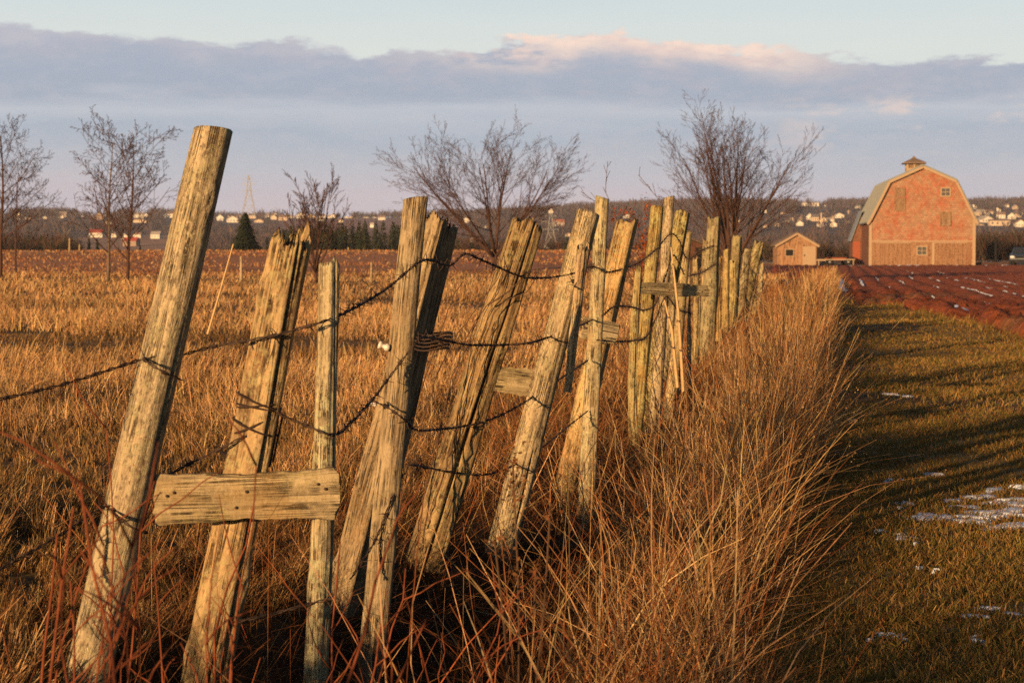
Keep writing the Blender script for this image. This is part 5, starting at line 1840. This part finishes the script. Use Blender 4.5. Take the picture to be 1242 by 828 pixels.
# ------------------------------------------------------------------ farm trailer, post, log and car by the barn
DT = 157.0
k = DT / F_PX
p = at(1013, 318, DT); p.z = float(H(p.x, p.y))
tr = empty('farm_trailer', p)
tag(tr, 'low red farm trailer parked between the small shed and the barn', 'trailer')
mb = MB()
mb.box(-10 * k, -.8, .40, 12 * k, .8, .48)
for s in (-1, 1): mb.box(-10 * k, s * .8 - .03, .48, 12 * k, s * .8 + .03, .68)
for s in (-10 * k, 12 * k): mb.box(s - .03, -.77, .48, s + .03, .77, .68)
mb.build('bed', M['red_door'], tr)
for s in (-9 * k, 13.5 * k):
    for y_ in (-.85, .85):
        wv = MB().lathe([(.12, -.09), (.30, -.09), (.34, -.05), (.34, .05), (.30, .09), (.12, .09)], 18, 'y').build('wheel', M['dark'], tr, False, (s, y_, .34))
        MB().lathe([(.03, -.10), (.11, -.10), (.11, .10), (.03, .10)], 12, 'y').build('rim', M['steel'], wv)
MB().bar((-10 * k, 0, .42), (-24 * k, 0, .45), .08, .08).build('drawbar', M['trim'], tr)
o = MB().bar((at(990, 311, 156).x, 155.6, p.z + .50), (at(1036, 311, 156).x, 155.6, p.z + .52), .06, .10)
o.bar((at(992, 311, 156).x, 155.6, p.z), (at(992, 311, 156).x, 155.6, p.z + .45), .08, .08, (1, 0, 0)); o.bar((at(1034, 311, 156).x, 155.6, p.z), (at(1034, 311, 156).x, 155.6, p.z + .45), .08, .08, (1, 0, 0))
tag(o.build('wooden_rail', M['trim']), 'low pale wooden rail in front of the red trailer', 'rail')

p = at(1207.5, 321, 163); p.z = float(H(p.x, p.y))
o = MB().tube([(0, 0, -.3), (0, 0, 1.2), (0, 0, 32 * 163 / F_PX)], [.12, .115, .11], 10)
o.tube([(0, 0, 32 * 163 / F_PX), (0, 0, 32 * 163 / F_PX + .05)], [.13, .13], 10)
o = o.build('gate_post', M['dark'], None, False, p); tag(o, 'single thick dark post standing between the barn and the parked car', 'post')
a, b2 = at(1184, 320, 161), at(1234, 320, 160)
a.z = float(H(a.x, a.y)) + .13; b2.z = float(H(b2.x, b2.y)) + .10
o = MB().tube([a, a.lerp(b2, .5) + Vector((0, 0, .03)), b2], [.13, .11, .09], 8).build('log', M['bark']); tag(o, 'dark log lying on the ground below the thick dark post', 'log')

DC = 158.0
p = at(1239, 320, DC); p.z = float(H(p.x, p.y))
car = empty('parked_car', p, rad(-20))
tag(car, 'dark blue car parked facing the field beyond the barn', 'car')
M['car'] = m_plain('dark_blue_paint', (0.035, 0.05, 0.085), .3, .1, 2, .5)
M['tyre'] = m_plain('tyre', (0.02, 0.02, 0.02), .9, .2, 5)
M['lamp'] = m_plain('lamp_glass', (0.55, 0.55, 0.55), .2, .1, 3, .5)
# local: x across, -y front
side = [(-2.1, .35), (-2.12, .75), (-1.95, .92), (-1.0, 1.02), (2.0, 1.02), (2.15, .85), (2.15, .35)]
mb = MB()
n_ = len(side)
for x_, inset in ((-.86, .0), (.86, .0)):
    mb.v += [(x_, y_, z_) for y_, z_ in side]
mb.f = [tuple(range(n_)), tuple(range(2 * n_ - 1, n_ - 1, -1))] + [(i, i + n_, (i + 1) % n_ + n_, (i + 1) % n_) for i in range(n_)]
body = mb.build('body', M['car'], car)
bv = body.modifiers.new('edge', 'BEVEL'); bv.width = .07; bv.segments = 3
mb = MB()
cab0 = [(-.80, -1.05, 1.0), (.80, -1.05, 1.0), (.80, 1.95, 1.0), (-.80, 1.95, 1.0)]
cab1 = [(-.66, -.30, 1.55), (.66, -.30, 1.55), (.66, 1.65, 1.55), (-.66, 1.65, 1.55)]
mb.add(cab0 + cab1, [(3, 2, 1, 0), (4, 5, 6, 7), (0, 1, 5, 4), (1, 2, 6, 5), (2, 3, 7, 6), (3, 0, 4, 7)])
cab = mb.build('cabin', M['car'], car)
bv = cab.modifiers.new('edge', 'BEVEL'); bv.width = .05; bv.segments = 2
mb = MB().add([(-.66, -1.0, 1.06), (.66, -1.0, 1.06), (.57, -.40, 1.50), (-.57, -.40, 1.50)], [(0, 1, 2, 3)])
mb.v = [(x_, y_ - .035, z_) for x_, y_, z_ in mb.v]
mb.add([(x_, y_ + .02, z_ - .01) for x_, y_, z_ in mb.v[:4]], [(3, 2, 1, 0)])
mb.build('windscreen', M['glass'], car)
for s in (-1, 1):
    MB().add([(s * .80, -.65, 1.08), (s * .80, 1.6, 1.08), (s * .69, 1.5, 1.48), (s * .69, -.22, 1.48), (s * .78, -.65, 1.08), (s * .78, 1.6, 1.08), (s * .67, 1.5, 1.48), (s * .67, -.22, 1.48)],
             [(0, 1, 2, 3), (7, 6, 5, 4), (0, 4, 5, 1), (2, 6, 7, 3), (1, 5, 6, 2), (3, 7, 4, 0)]).build('side_window', M['glass'], car)
    MB().box(s * .62 - .16, -2.16, .66, s * .62 + .16, -2.06, .82).build('headlight', M['lamp'], car)
    for y_ in (-1.35, 1.35):
        wv = MB().lathe([(.18, -.10), (.30, -.11), (.34, -.07), (.34, .07), (.30, .11), (.18, .10)], 20, 'x').build('wheel', M['tyre'], car, False, (s * .82, y_, .34))
        MB().lathe([(.04, -.115), (.19, -.11), (.19, .11), (.04, .115)], 14, 'x').build('rim', M['steel'], wv)
MB().box(-.84, -2.19, .36, .84, -2.08, .52).build('bumper', M['tyre'], car)
MB().box(-.40, -2.15, .62, .40, -2.11, .80).build('grille', M['dark'], car)

# ------------------------------------------------------------------ haze in the air
hm = bpy.data.materials.new('haze')
hm.use_nodes = True
ht = NT(hm.node_tree)
ht.n.clear()
ho = ht.node('ShaderNodeOutputMaterial')
hv = ht.node('ShaderNodeVolumePrincipled')
hv.inputs['Color'].default_value = (0.70, 0.78, 0.95, 1)
hv.inputs['Density'].default_value = 0.00012
hv.inputs['Anisotropy'].default_value = 0.0
ht.l.new(hv.outputs[0], ho.inputs['Volume'])
tag(MB().box(-1420, -80, -42, 1420, 1960, 82).build('haze', hm), kind='stuff')
